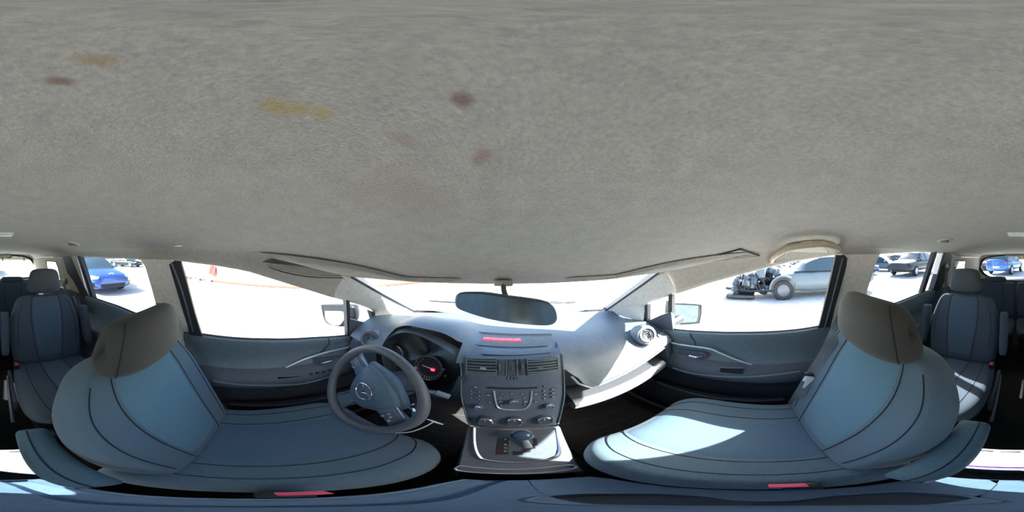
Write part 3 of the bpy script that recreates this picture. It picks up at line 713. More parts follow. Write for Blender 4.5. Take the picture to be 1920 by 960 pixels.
# column shroud, stalks, ignition
col = empty('steering_column', WCn-N_*.05, 'dark steering column shroud behind the steering wheel', 'steering column')
MB().lathe(WCn-N_*.20, N_, [(.05, 0), (.062, .03), (.060, .12), (.045, .15), (0, .152)], 28).build('column_shroud', DASHD, col)
def stalk(name, pts, tip, lab):
    o = empty(name, pts[0], lab, 'stalk')
    MB().tube(smooth_pts(pts, 10), [.006]*8+[.008]*3, 10).build('stalk_arm', SILVD, o)
    MB().tube([V(pts[-1]), V(pts[-1])+tip], [.010, .009], 12).build('stalk_tip', mat('stalk_blue_grey', (.20, .25, .30), .4), o)
b0 = WCn-N_*.09
pe = AY(822, 737, .38)
stalk('wiper_stalk', [b0+V((.05, 0, 0)), b0.lerp(pe, .6), pe-V((.004, 0, 0))], V((.035, -.004, -.004)), 'grey wiper stalk poking out to the right of the steering wheel')
stalk('indicator_stalk', [b0+V((-.05, 0, 0)), b0+V((-.11, -.01, .01)), b0+V((-.15, -.015, .02))], V((-.03, 0, 0)), 'grey indicator stalk behind the left of the steering wheel')
ic = PL(777, 762, WCn-N_*.06, N_)
ig_ = MB().lathe(ic, V((.5, -.8, .2)), [(.018, -.03), (.018, .0), (.014, .004), (.012, .002), (0, .002)], 24).build('ignition_lock', BLACK, col)
ring_at('lock_ring', ic, V((.5, -.8, .2)), .016, .004, CHROME, ig_)
key = tag(MB().box(PL(776, 772, WCn-N_*.03, N_), (.010, .022, .024), Matrix.Rotation(R(30), 3, 'Z'), .003).build('ignition_key', CHROME), 'bright metal key in the ignition beside the steering wheel', 'key')
# thin pale cord under the wheel
q = [PL(a, b, WCn-N_*.03, N_) for a, b in ((742, 812), (768, 810), (792, 802), (806, 795), (814, 790))]
wc_ = empty('pale_cord', q[-1], 'thin pale cord looped under the right of the steering wheel', 'cord')
MB().tube(smooth_pts(q, 20), .0022, 8).build('cord', WHITE, wc_)
MB().tube([PL(801, 786, WCn-N_*.03, N_), PL(815, 791, WCn-N_*.03, N_), PL(831, 796, WCn-N_*.03, N_)], [.0018, .0035, .0018], 8).build('cord_toggle', WHITE, wc_)

# ================================================================ DOOR FITTINGS
def AD(px, py, s, x=.668): return AX(px, py, s*x)
def dtube(pxs, s, x, r, name, m, parent, n=24): return MB().tube(smooth_pts([AD(a, b, s, x) for a, b in pxs], n), r, 8).build(name, m, parent)
def dprism(pxs, s, x, th, name, m, parent): return MB().prism([AD(a, b, s, x) for a, b in pxs], (-s*th, 0, 0)).build(name, m, parent, False)
FIT = {-1: dict(line=[(492, 704), (520, 697), (545, 685), (575, 672), (615, 660), (662, 649)], bez=[(586, 672), (648, 663), (660, 666), (652, 684), (600, 692), (588, 690)],
                lev=[(594, 681), (603, 682), (622, 677)], rec=[(520, 706), (562, 704), (566, 712), (522, 716)], sw=[(574, 700), (626, 690), (630, 700), (578, 708)], lip=[(400, 714), (440, 720), (508, 722), (560, 720), (595, 713), (628, 702)], cut=[(616, 634), (617, 645), (608, 655), (602, 661)]),
       1: dict(line=[(1243, 638), (1270, 645), (1325, 653), (1350, 662), (1385, 676), (1418, 686)], bez=[(1271, 653), (1320, 659), (1328, 662), (1327, 671), (1295, 671), (1275, 664)],
               lev=[(1292, 667), (1306, 670), (1318, 668)], rec=[(1351, 689), (1394, 690), (1393, 700), (1350, 698)], sw=[(1290, 685), (1310, 686), (1309, 690), (1289, 689)], lip=[(1262, 690), (1290, 698), (1330, 704), (1400, 707), (1450, 703), (1500, 696)], cut=[(1294, 622), (1296, 632), (1302, 640), (1304, 648)])}
for s, dr in ((-1, d1), (1, d2)):
    f = FIT[s]
    dtube(f['line'], s, .690, .0055, 'silver_trim_line', SILVER, dr)
    bz = dprism(f['bez'], s, .694, .006, 'handle_bezel', STACK, dr)
    MB().tube(smooth_pts([AD(a, b, s, .672) for a, b in f['lev']], 12), .006, 8).build('inside_handle', CHROME, bz)
    MB().lathe(AD(*((593, 682) if s < 0 else (1322, 664)), s, .684), (-s, 0, 0), [(0, .004), (.005, .004), (.005, 0)], 10).build('lock_button', REDL, bz)
    dprism(f['rec'], s, .655, .006, 'pull_pocket', BLACK, dr)
    a, b = f['rec'][0], f['rec'][1]; dtube([a, b], s, .650, .003, 'pocket_edge', SILVD, dr, 4)
    sw_ = dprism(f['sw'], s, .660, .008, 'window_switch_panel', STACK, dr)
    if s < 0:
        for px, py in ((583, 701), (594, 699), (606, 697), (618, 694)): MB().box(AD(px, py, s, .651), (.010, .016, .009), bev=.002).build('window_switch', BLACK, sw_)
    dtube(f['lip'], s, .642, .006, 'armrest_edge', DOORU, dr)
    dtube(f['cut'], s, .700, .0022, 'panel_joint', SEAM, dr)
    # lower pocket
    MB().box((s*.672, .22, .17), (.035, .62, .20), bev=.015).build('map_pocket', DOORL, dr)
    MB().tube([(s*.655, -.08, .275), (s*.645, .2, .27), (s*.655, .52, .275)], .008, 8).build('pocket_rim', DOORM, dr)
    MB().lathe((s*.665, .60, .24), (-s, 0, 0), [(.07, 0), (.068, .008), (.06, .01), (0, .013)], 28).build('speaker_grille', DOORL, dr)
    # sill strip
    MB().tube([(s*.62, -.2, .035), (s*.63, .5, .035), (s*.62, .75, .06)], .01, 8).build('sill_strip', DOORM, dr)

# outside mirrors
for s, c0, lab in ((-1, (634, 591), 'left'), (1, (1286, 588), 'right')):
    o = empty('side_mirror', AX(c0[0], c0[1], s*.93), 'dark %s door mirror outside the front window' % lab, 'mirror')
    if s < 0: P4 = [(600, 572), (652, 573), (664, 580), (663, 606), (640, 613), (610, 605)]; G4 = [(609, 583), (645, 585), (645, 598), (638, 609), (631, 612), (612, 602)]
    else: P4 = [(1257, 566), (1308, 569), (1317, 575), (1314, 602), (1306, 608), (1258, 606)]; G4 = [(1262, 571), (1304, 573), (1309, 577), (1307, 599), (1300, 604), (1262, 602)]
    yy = AX(c0[0], c0[1], s*.93).y; nn = V((-s*.35, -.93, 0)); p0 = AX(c0[0], c0[1], s*.93)
    A = rnd([(a, b) for a, b in P4], 40); pts = [PL(a, b, p0, nn) for a, b in A]; cc = sum(pts, V())/len(pts); nb = -nn.normalized()
    rr = [[cc.lerp(p, k)+nb*h for p in pts+pts[:1]] for k, h in ((.93, 0), (1, .006), (1.0, .04), (.88, .08), (.55, .11), (.02, .12))]
    MB().grid(rr).build('mirror_housing', MATS['mirror_housing'], o)
    ga = rnd(G4, 40); gp = [PL(a, b, p0+nb*.001, nn) for a, b in ga]
    MB().add(gp, [tuple(range(len(gp)))]).build('mirror_glass', SMIR[s], o, False)
    MB().add([cc.lerp(p, .96)+nb*.004 for p in pts], [tuple(range(len(pts)))]).build('mirror_surround', mat('mirror_rim', (.008, .01, .013), .6), o, False)
    MB().tube([V((s*.74, yy+.03, cc.z-.02)), cc+V((-s*.08, .04, -.015))], [.025, .03], 12).build('mirror_stalk', MATS['mirror_housing'], o)

# rear view mirror
ip = [(853, 562), (857, 552), (872, 549), (905, 550), (945, 556), (985, 561), (1020, 566), (1036, 573), (1043, 586), (1044, 600), (1036, 608), (1020, 610), (985, 608), (950, 604), (910, 596), (872, 584), (856, 576)]
mp0 = AY(948, 579, .43); mn = V((-.06, -1, -.12)).normalized()
rm = empty('rear_view_mirror', mp0, 'wide dark rear view mirror hanging from the windscreen header', 'mirror')
pts = [PL(a, b, mp0, mn) for a, b in rnd(ip, 64)]; cc = sum(pts, V())/len(pts)
MB().grid([[cc.lerp(p, k)-mn*h for p in pts+pts[:1]] for k, h in ((.96, -.003), (1, 0), (1, .012), (.9, .028), (.5, .036), (.02, .037))]).build('mirror_housing', MIRB, rm)
MB().add([cc.lerp(p, .965)+mn*.0034 for p in pts], [tuple(range(len(pts)))]).build('mirror_glass', MIRG, rm, False)
st = AY(944, 538, .50)
MB().tube(smooth_pts([st+V((0, .0, .015)), AY(945, 546, .49), cc-mn*.03+V((0, .01, .01))], 10), [.009]*11, 10).build('mirror_stem', MIRB, rm)
MB().box(st+V((0, .01, .012)), (.06, .04, .02), bev=.008).build('mirror_mount', HEAD, rm)

# a view direction -> the trim surface it meets (headliner and roof rails)
from mathutils.bvhtree import BVHTree
def trees():
    out = []
    for o_ in [ceiling, wall[-1], wall[1]]+[c_ for s_ in (-1, 1) for c_ in wall[s_].children if c_.name.startswith('windscreen_pillar')]:
        org = WL[o_.name]; out.append(BVHTree.FromPolygons([v.co+org for v in o_.data.vertices], [tuple(p.vertices) for p in o_.data.polygons]))
    return out
TRS = trees()
def HIT(px, py, off=.0):
    d = ray(px, py); best = None
    for t_ in TRS:
        h = t_.ray_cast(CAM, d)
        if h[0] is not None and (best is None or h[3] < best[3]): best = h
    if best is None: return CAM+d*.68, V((0, 0, -1))
    n_ = best[1] if best[1].dot(d) < 0 else -best[1]
    return best[0]+n_*off, n_
add_stains(HEAD)
# sun visors
for s in (-1, 1):
    o = empty('sun_visor', (s*.35, .33, 1.05), 'grey felt sun visor folded up on the %s' % sgn_name(s), 'sun visor')
    N = 14; rows_ = []
    for i in range(N+1):
        t = i/N
        A = ceil_pt(s*lerp(.30, .985, t), .012); B = ceil_pt(s*lerp(.32, .965, t), lerp(.02, .135, max(0, (t-.45)/.55)))
        r_ = []
        for k in range(9):
            q_ = k/8; p = A.lerp(B, q_); zc_ = lerp(A.z, B.z, q_)
            edge = (1-abs(2*q_-1)**4)**.5*(1-abs(2*t-1)**8)**.5
            r_.append(p+V((0, 0, -.004-.011*edge)))
        for k in range(8, -1, -1):
            q_ = k/8; p = A.lerp(B, q_); edge = (1-abs(2*q_-1)**4)**.5*(1-abs(2*t-1)**8)**.5
            r_.append(p+V((0, 0, -.004+.002*edge)))
        rows_.append(r_)
    MB().grid(rows_).build('visor_board', HEAD, o)
    # left recess shade painted as a dark sheet; gap lines and rounded board end
    if s < 0:
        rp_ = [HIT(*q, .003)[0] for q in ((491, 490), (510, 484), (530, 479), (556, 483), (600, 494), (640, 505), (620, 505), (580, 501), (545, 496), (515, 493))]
        MB().add(rp_, [tuple(range(len(rp_)))]).build('visor_recess_shade', mat('recess_shade_grey', (.12, .115, .105), .95), o, False)
        MB().tube(smooth_pts([HIT(*q, .004)[0] for q in ((500, 495), (530, 505), (570, 513), (610, 517), (652, 517))], 20), [.001]+[.005]*19+[.001], 8, flat=.6).build('visor_end_bead', HEAD, o)
        MB().tube(smooth_pts([HIT(*q, .002)[0] for q in ((503, 499), (530, 509), (570, 517), (610, 520), (648, 520))], 20), [.0005]+[.002]*19+[.0005], 6).build('visor_gap', RUBBER, o)
    else:
        MB().tube([HIT(*q, .002)[0] for q in ((1300, 490), (1340, 479), (1388, 466))], [.0006, .0018, .003], 6).build('visor_gap', RUBBER, o)
        MB().tube([HIT(*q, .002)[0] for q in ((1388, 466), (1405, 472), (1424, 479))], [.004, .004, .002], 6).build('visor_gap', RUBBER, o)
        MB().tube([HIT(*q, .002)[0] for q in ((1424, 479), (1380, 484), (1330, 490), (1262, 501))], [.002, .0015, .0012, .0006], 6).build('visor_gap', BEIGE, o)
    h_ = ceil_pt(s*.97, .02); MB().tube([h_+V((0, 0, .005)), h_+V((-s*.02, 0, -.012)), h_+V((-s*.05, .005, -.014))], .006, 8).build('visor_hinge', BEIGE, o)
# grab handle over the passenger window (arch shaped)
def grab(s, pxs, lab, grp=None, r=.010):
    P = [HIT(a, b, .022 if 0 < i_ < len(pxs)-1 else .004)[0] for i_, (a, b) in enumerate(pxs)]
    o = empty('grab_handle', P[0], lab, 'handle')
    MB().tube(smooth_pts(P, 30), r, 10).build('grip', BEIGE2, o)
    for q_ in (P[0], P[-1]): MB().box(q_+V((s*.012, 0, .004)), (.03, .035, .03), bev=.008).build('handle_mount', BEIGE2, o)
    return o
gh = grab(1, [(1447, 487), (1452, 468), (1475, 453), (1510, 447), (1545, 446), (1566, 452), (1573, 466)], 'beige grab handle above the right front door window')
bk = [HIT(a, b, .003)[0] for a, b in ((1452, 486), (1458, 470), (1478, 457), (1512, 451), (1545, 450), (1562, 455), (1570, 474))]
MB().prism(bk, (.015, 0, .008)).build('handle_backing', BEIGE, gh, False)
ib = [HIT(a, b, .006)[0] for a, b in ((1472, 478), (1476, 468), (1495, 461), (1540, 459), (1549, 466), (1551, 474))]
MB().tube(smooth_pts(ib, 20), .004, 8).build('inner_edge', BEIGE2, gh)
# coat hooks / folding handle cups in the rear
for s, px, py in ((-1, 136, 456), (1, 1772, 450)):
    c, ax = HIT(px, py, 0)
    o = empty('coat_hook', c, 'small round beige coat hook above the %s rear door' % sgn_name(s), 'hook')
    MB().lathe(c, ax, [(.042, 0), (.040, .006), (.032, .008), (.028, .003), (0, .002)], 28).build('hook_cup', BEIGE, o)
    MB().box(c+ax*.008, (.03, .04, .01), bev=.004).build('hook_tab', SILVD, o)
# rear roof lamp
dl = HIT(1917, 438, 0)[0]
o = empty('ceiling_lamp', dl, 'flat white rear reading lamp in the headliner', 'lamp')
MB().box(dl+V((0, 0, -.002)), (.13, .08, .014), bev=.005).build('lamp_lens', WHITE, o)
MB().box(dl+V((0, 0, .003)), (.15, .10, .008), bev=.004).build('lamp_frame', BEIGE, o)

# ================================================================ SEATS
def sew(x): return max(0.0, x)
class Pad:
    """padded board lofted along a path in the y-z plane; front side follows n"""
    def __init__(s, x0, path, e=3.6, r0=.10, r1=.14, bolster=.03, crown=.008):
        s.x0, s.path, s.e, s.r0, s.r1, s.bo, s.cr = x0, path, e, r0, r1, bolster, crown
    def st(s, t):
        y, z, hw, ht = cr(s.path, t); y2, z2, _, _ = cr(s.path, min(1, t+.02)); y1, z1, _, _ = cr(s.path, max(0, t-.02))
        up = V((0, y2-y1, z2-z1)).normalized(); n_ = V((0, up.z, -up.y))
        k = 1
        if t < s.r0: k = (1-(1-t/s.r0)**2.6)**(1/2.6)
        if t > 1-s.r1: k = (1-(1-(1-t)/s.r1)**2.6)**(1/2.6)
        return V((s.x0, y, z)), n_, hw*(.35+.65*k if s.r0 < .3 else k), ht*max(k, .001), k
    def F(s, t, a, off=0):
        c, n_, hw, ht, k = s.st(t)
        b = max(0, 1-abs(a)**s.e)**(1/s.e)
        bo = s.bo*abs(a)**3*min(1, 1.6*(1-abs(a)**8)+.0)*k
        return c+V((hw*a, 0, 0))+n_*(ht*b+bo+s.cr*(1-a*a)*k+off)
    def mesh(s, name, m, parent, nt=34, nr=52):
        rows_ = []
        ts = [i/nt for i in range(nt+1)]; ts = sorted(set(ts+[s.r0*q for q in (.02, .08, .2, .4, .7)]+[1-s.r1*q for q in (.02, .08, .2, .4, .7)]))
        for t in ts:
            c, n_, hw, ht, k = s.st(t); row = []
            for j in range(nr+1):
                an = 2*math.pi*j/nr; ca, sa = math.cos(an), math.sin(an)
                a = math.copysign(abs(ca)**(2/s.e), ca); b = math.copysign(abs(sa)**(2/s.e), sa)
                bo = (s.bo*abs(a)**3*min(1, 1.6*(1-abs(a)**8))*k+s.cr*(1-a*a)*k) if b > 0 else 0
                row.append(c+V((hw*a, 0, 0))+n_*(ht*b+bo))
            rows_.append(row)
        o = MB().grid(rows_); o.add(rows_[0][:-1], [tuple(range(nr))]); o.add(rows_[-1][:-1], [tuple(range(nr))])
        return o.build(name, m, parent, True, 70)
    def patch(s, name, m, parent, t0, t1, al, ar, off=.004, nt=24, na=14):
        rows_ = []
        for i in range(nt+1):
            t = lerp(t0, t1, i/nt); row = []
            for j in range(na+1):
                q_ = j/na; a = lerp(al(t), ar(t), q_)
                e_ = (1-abs(2*q_-1)**6)*(1-abs(2*i/nt-1)**14)
                row.append(s.F(t, a, off*(e_**.5)*1.0-.0012))
            rows_.append(row)
        return MB().grid(rows_).build(name, m, parent, True, 70)
    def seam(s, name, parent, t0, t1, af, r=.0016, n=30, off=.0005):
        return MB().tube([s.F(lerp(t0, t1, i/n), af(lerp(t0, t1, i/n)), off) for i in range(n+1)], r, 6).build(name, SEAM, parent)
def front_seat(x0, dy, dz, label, s):
    """s=+1: passenger (inner side at -x)"""
    o = empty('front_seat', (x0, .05+dy, 0), label, 'car seat')
    sidein = -s
    cu = Pad(x0, [(-.20+dy, .325+dz, .225, .06), (-.05+dy, .305+dz, .235, .06), (.10+dy, .31+dz, .242, .06), (.22+dy, .318+dz, .235, .058), (.315+dy, .298+dz, .20, .055)], 3.4, .10, .26, .028, .004)
    # the cushion front side must point up: reverse path so n is +z
    cu.path = cu.path[::-1]; cu.r0, cu.r1 = .26, .10
    c_ = cu.mesh('seat_cushion', SIDE, o)
    cu.patch('cushion_insert', mat('cushion_insert_fabric', (.085, .14, .20), .92, col2=(.066, .112, .162), scale=420, bump=.5, bscale=900), c_, .09, .86, lambda t: -.46, lambda t: .46)
    for a in (-.50, .50, -.76, .76): cu.seam('cushion_seam', c_, .05, .9, lambda t, a=a: a*(1-.25*max(0, .25-t)*4*.4))
    bk = Pad(x0, [(-.155+dy, .34+dz, .20, .062), (-.19+dy, .46+dz, .222, .062), (-.235+dy, .585+dz, .238, .058), (-.285+dy, .70+dz, .236, .055), (-.325+dy, .79+dz, .20, .05), (-.345+dy, .845+dz, .155, .042)], 3.2, .10, .20, .042, .006)
    # up the back n must face forward (+y): path goes up with y falling -> n=(0,up.z,-up.y)
    b_ = bk.mesh('backrest', SIDE, o)
    il = lambda t: -(.40+.20*t); ir = lambda t: (.40+.20*t)
    bk.patch('backrest_insert', INSERT, b_, .10, .955, il, ir)
    bk.seam('backrest_seam', b_, .06, .96, lambda t: -(.42+.20*t)); bk.seam('backrest_seam', b_, .06, .96, lambda t: (.42+.20*t))
    for sg in (-1, 1): bk.seam('bolster_seam', b_, .10, .80, lambda t, sg=sg: sg*(.76+.12*t))
    # headrest lofted across x
    hc = V((x0, -.262+dy, .908+dz)); hu = V((0, .10, .995)).normalized(); hn = V((0, .995, -.10)).normalized()
    rows_ = []; NT = 26
    def hp_(t, an):
        ph = (t-.5)*math.pi; a = math.copysign(abs(math.sin(ph))**(2/3.4), ph); k = abs(math.cos(ph))**(2/3.4)
        ca, sa = math.cos(an), math.sin(an); e = 2.7
        u = math.copysign(abs(sa)**(2/e), sa); v = math.copysign(abs(ca)**(2/e), ca)
        taper = 1-.10*u
        return hc+V((.142*a*taper, 0, 0))+hu*(.082*u*k**.45)+hn*(.052*v*k*(1-.16*u)-.012*a*a)
    for i in range(NT+1):
        t = i/NT; rows_.append([hp_(t, 2*math.pi*j/36) for j in range(37)])
    h_ = MB().grid(rows_).build('headrest', HR, o, True, 70)
    tS = .5+sidein*.20
    MB().tube([hp_(tS+sidein*.10*math.sin(j/24*math.pi), lerp(-1.45, 1.45, j/24))+hn*.0008 for j in range(25)], .0015, 6).build('headrest_seam', SEAM, h_)
    for sg in (-1, 1): MB().tube([hc+V((sg*.055, -.01, -.05)), V((x0+sg*.055, -.335+dy, .80+dz))], .006, 8).build('headrest_post', CHROME, o)
    # inner armrest folded up beside the backrest
    ax = x0+sidein*(.262 if s > 0 else .270)
    ar = Pad(ax, [(-.105+dy, .435+dz, .026, .040), (-.17+dy, .475+dz, .030, .046), (-.25+dy, .520+dz, .032, .050), (-.325+dy, .555+dz, .031, .050)], 3.6, .22, .12, 0, .004)
    a_ = ar.mesh('armrest', mat('armrest_fabric', (.08, .14, .17), .92, col2=(.06, .11, .135), scale=420, bump=.5, bscale=900), o, 20, 36)
    ar.seam('armrest_seam', a_, .05, .96, lambda t: sidein*.45)
    MB().lathe((ax-sidein*.0, -.13+dy, .42+dz), (1, 0, 0), [(0, -.02), (.03, -.02), (.03, .02), (0, .02)], 20).build('armrest_pivot', BLACK, o)
    # base, side cover, lever, buckle
    MB().box((x0, .04+dy, .20+dz), (.40, .46, .12), bev=.03).build('seat_base', BLACK, o)
    for sg in (-1, 1): MB().box((x0+sg*.17, .04+dy, .07), (.04, .50, .14), bev=.008).build('seat_rail', BLACK, o)
    MB().box((x0-sidein*.235, .0+dy, .25+dz), (.025, .38, .09), bev=.012).build('side_cover', DOORM, o)
    MB().box((x0-sidein*.255, -.10+dy, .29+dz), (.018, .12, .022), bev=.007).build('recline_lever', BLACK, o)
    return o
fsL = front_seat(-.358, .01, -.035, 'blue grey fabric driver seat behind the steering wheel, headrest up', -1)
fsR = front_seat(.330, 0, 0, 'blue grey fabric front passenger seat with sunlit cushion and folded armrest', 1)
for bx, by, lab in ((-.100, .026, 'red topped seat belt buckle beside the driver cushion'), (.098, -.018, 'red topped seat belt buckle beside the front passenger cushion')):
    o = empty('belt_buckle', (bx, by, .25), lab, 'buckle')
    MB().box((bx, by-.01, .32), (.022, .03, .10), bev=.005).build('buckle_body', BLACK, o)
    MB().box((bx, by, .365), (.016, .030, .012), bev=.003).build('release_button', RED, o)
    MB().tube([(bx, by-.03, .20), (bx, by-.015, .28)], .010, 8).build('buckle_stalk', BLACK, o)
def rear_seat(x0, yb, label, grp):
    s = 1 if x0 > 0 else -1
    o = empty('second_row_seat', (x0, yb+.2, 0), label, 'car seat', grp)
    cu = Pad(x0, [(yb+.47, .33, .19, .05), (yb+.38, .355, .225, .055), (yb+.22, .345, .23, .055), (yb+.05, .33, .22, .055), (yb-.04, .33, .21, .055)], 3.4, .16, .10, .02, .004)
    c_ = cu.mesh('seat_cushion', SIDE2, o, 24, 40); cu.patch('cushion_insert', INS2, c_, .1, .85, lambda t: -.3, lambda t: .3)
    for a in (-.32, .32, -.7, .7): cu.seam('cushion_seam', c_, .05, .9, lambda t, a=a: a)
    cu.seam('cushion_seam', c_, .30, .301, lambda t: 0, .001)
    bk = Pad(x0, [(yb-.05, .37, .205, .055), (yb-.075, .50, .225, .055), (yb-.11, .65, .23, .052), (yb-.14, .77, .20, .048), (yb-.155, .835, .16, .04)], 3.4, .1, .14, .022, .005)
    b_ = bk.mesh('backrest', SIDE2, o, 26, 40); bk.patch('backrest_insert', INS2, b_, .12, .95, lambda t: -(.30+.22*t), lambda t: (.30+.22*t))
    for sg in (-1, 1): bk.seam('backrest_seam', b_, .06, .97, lambda t, sg=sg: sg*(.32+.22*t)); bk.seam('bolster_seam', b_, .25, .8, lambda t, sg=sg: sg*(.8))
    hc = V((x0, yb-.13, .935)); rows_ = []
    for i in range(21):
        ph = (i/20-.5)*math.pi; t = math.copysign(abs(math.sin(ph))**(2/3), ph); k = abs(math.cos(ph))**(2/3)
        rows_.append([hc+V((.105*t*(1-.10*math.sin(j/28*2*math.pi)), .045*k*math.copysign(abs(math.cos(j/28*2*math.pi))**.75, math.cos(j/28*2*math.pi)), .082*k**.45*math.copysign(abs(math.sin(j/28*2*math.pi))**.7, math.sin(j/28*2*math.pi)))) for j in range(29)])
    MB().grid(rows_).build('headrest', mat('rear_headrest', (.085, .098, .11), .92, bump=.4, bscale=800), o, True, 70)
    for sg in (-1, 1): MB().tube([hc+V((sg*.04, 0, -.05)), hc+V((sg*.04, -.005, -.14))], .005, 8).build('headrest_post', CHROME, o)
    for sg in (-1, 1):
        ar = Pad(x0+sg*.262, [(yb+.0, .47, .022, .03), (yb-.03, .58, .024, .035), (yb-.06, .68, .024, .036), (yb-.075, .75, .024, .034)], 3.6, .2, .12, 0, .003)
        ar.mesh('armrest', SIDE2, o, 16, 28)
    MB().box((x0, yb+.20, .20), (.36, .40, .12), bev=.02).build('seat_base', BLACK, o)
    for sg in (-1, 1): MB().box((x0+sg*.15, yb+.2, .07), (.035, .48, .14), bev=.006).build('seat_rail', DOORM, o)
    MB().box((x0-s*.235, yb+.10, .24), (.02, .32, .10), bev=.008).build('side_cover', DOORM, o)
    MB().tube([(x0-s*.255, yb+.34, .18), (x0-s*.255, yb+.2, .26), (x0-s*.25, yb+.02, .30)], .008, 8).build('seat_lever', SILVD, o)
    bkx = x0-s*.205
    q_ = MB().box((bkx, yb+.03, .405), (.03, .035, .05), bev=.005).build('belt_buckle', BLACK, o)
    MB().box((bkx, yb+.045, .425), (.02, .012, .018), bev=.003).build('release_button', RED, q_)
    return o
rear_seat(-.335, -.90, 'dark second row seat behind the driver, headrest raised', None)
rear_seat(.335, -.90, 'dark second row seat behind the front passenger with a sunlit cushion', None)
def third(x0, label):
    o = empty('third_row_seat', (x0, -1.7, 0), label, 'car seat')
    cu = Pad(x0, [(-1.45, .31, .21, .05), (-1.52, .335, .235, .05), (-1.68, .335, .24, .05), (-1.84, .32, .235, .05)], 3.6, .16, .1, .012, .004)
    c_ = cu.mesh('seat_cushion', SIDE2, o, 18, 32)
    for a in (-.35, .35): cu.seam('cushion_seam', c_, .05, .9, lambda t, a=a: a)
    bk = Pad(x0, [(-1.86, .36, .23, .05), (-1.89, .50, .24, .05), (-1.92, .65, .24, .048), (-1.94, .745, .23, .045), (-1.945, .785, .22, .04)], 4, .1, .12, .012, .004)
    b_ = bk.mesh('backrest', SIDE2, o, 20, 32)
    for a in (-.4, .4): bk.seam('backrest_seam', b_, .06, .95, lambda t, a=a: a)
    hr = Pad(x0, [(-1.945, .775, .13, .035), (-1.95, .80, .135, .038), (-1.955, .83, .13, .036), (-1.955, .85, .12, .03)], 3.4, .3, .3, 0, .004)
    hr.mesh('headrest', SIDE2, o, 12, 28)
    MB().box((x0, -1.68, .15), (.42, .34, .26), bev=.02).build('seat_base', BLACK, o)
    MB().tube([(x0-.04, -1.43, .27), (x0-.04, -1.42, .24), (x0+.04, -1.42, .24), (x0+.04, -1.43, .27)], .004, 6).build('pull_loop', SILVD, o)
    return o
third(-.22, 'dark third row seat under the rear window, behind the left second row seat')
third(.272, 'dark third row seat under the rear window, behind the right second row seat')

# seat belts
def ribbon(pts, wdir, w_, name, m, parent, th=.0015):
    P = smooth_pts(pts, 30); rows_ = []
    for i, p in enumerate(P):
        t = (P[min(i+1, len(P)-1)]-P[max(i-1, 0)]).normalized(); wd = V(cr([tuple(q_) for q_ in wdir], i/(len(P)-1))).normalized(); wd = (wd-t*wd.dot(t)).normalized(); n_ = t.cross(wd)
        rows_.append([p-wd*w_/2-n_*th, p+wd*w_/2-n_*th, p+wd*w_/2+n_*th, p-wd*w_/2+n_*th, p-wd*w_/2-n_*th])
    return MB().grid(rows_).build(name, m, parent, False)
# passenger
top_ = AX(1606, 528, .672); mid_ = AX(1519, 706, .60); low_ = AX(1478, 772, .60)
sb = empty('seat_belt', V((.68, top_.y, 0)), 'grey seat belt with a white latch hanging beside the front passenger seat', 'seat belt')
wdv = [(-.2, 1, 0), (-.3, 1, .2), (-.2, 1, 0)]
bt_ = [c_ for c_ in fsR.children if c_.name.startswith('backrest')][0]; og_ = WL[bt_.name]
BT = BVHTree.FromPolygons([v.co+og_ for v in bt_.data.vertices], [tuple(p.vertices) for p in bt_.data.polygons])
def onseat(px, py, x, off=.014):
    h = BT.ray_cast(CAM, ray(px, py)); q = AX(px, py, x)
    if h[0] is None or (h[0]-CAM).length > (q-CAM).length: return q
    return h[0]-ray(px, py)*off
mid_ = onseat(1519, 706, .60); low_ = onseat(1478, 772, .60)
wdv = [(.2, 1, 0), (.8, .5, 0), (.8, .5, 0)]
ribbon([top_, onseat(1580, 590, .64), onseat(1563, 630, .63), onseat(1546, 665, .62), mid_, onseat(1496, 745, .605), low_], wdv, .046, 'belt_webbing', BELT, sb)
MB().box(top_+V((.008, 0, 0)), (.03, .055, .07), bev=.010).build('belt_guide', PILLAR, sb)
MB().tube([top_+V((-.012, -.026, -.01)), top_+V((-.012, .026, -.01))], .005, 8).build('guide_slot', SILVD, sb)
tg_ = MB().box(mid_+V((-.012, .0, -.005)), (.012, .05, .03), Matrix.Rotation(R(25), 3, 'X'), .003).build('belt_tongue', mat('latch_plate', (.72, .73, .74), .35), sb)
MB().box(mid_+V((-.014, .012, -.035)), (.006, .026, .042), Matrix.Rotation(R(15), 3, 'X'), .002).build('tongue_plate', MATS['latch_plate'], tg_)
MB().box(mid_+V((-.004, -.004, .014)), (.016, .058, .014), Matrix.Rotation(R(25), 3, 'X'), .004).build('tongue_cover', BLACK, tg_)
MB().box(low_, (.008, .05, .012), bev=.003).build('lower_anchor', SILVD, sb)
# driver
topd = AX(304, 566, -.672)
sb = empty('seat_belt', V((-.68, topd.y, 0)), 'grey seat belt hanging from the pillar behind the driver headrest', 'seat belt')
ribbon([topd, V((-.64, -.36, .80)), V((-.61, -.26, .62)), V((-.60, -.16, .42)), V((-.60, -.10, .28))], [(.2, 1, 0)]*3, .046, 'belt_webbing', BELT, sb)
MB().box(topd+V((-.008, 0, 0)), (.03, .055, .08), bev=.010).build('belt_guide', PILLAR, sb)
MB().tube([topd+V((.012, -.026, -.01)), topd+V((.012, .026, -.01))], .005, 8).build('guide_slot', SILVD, sb)
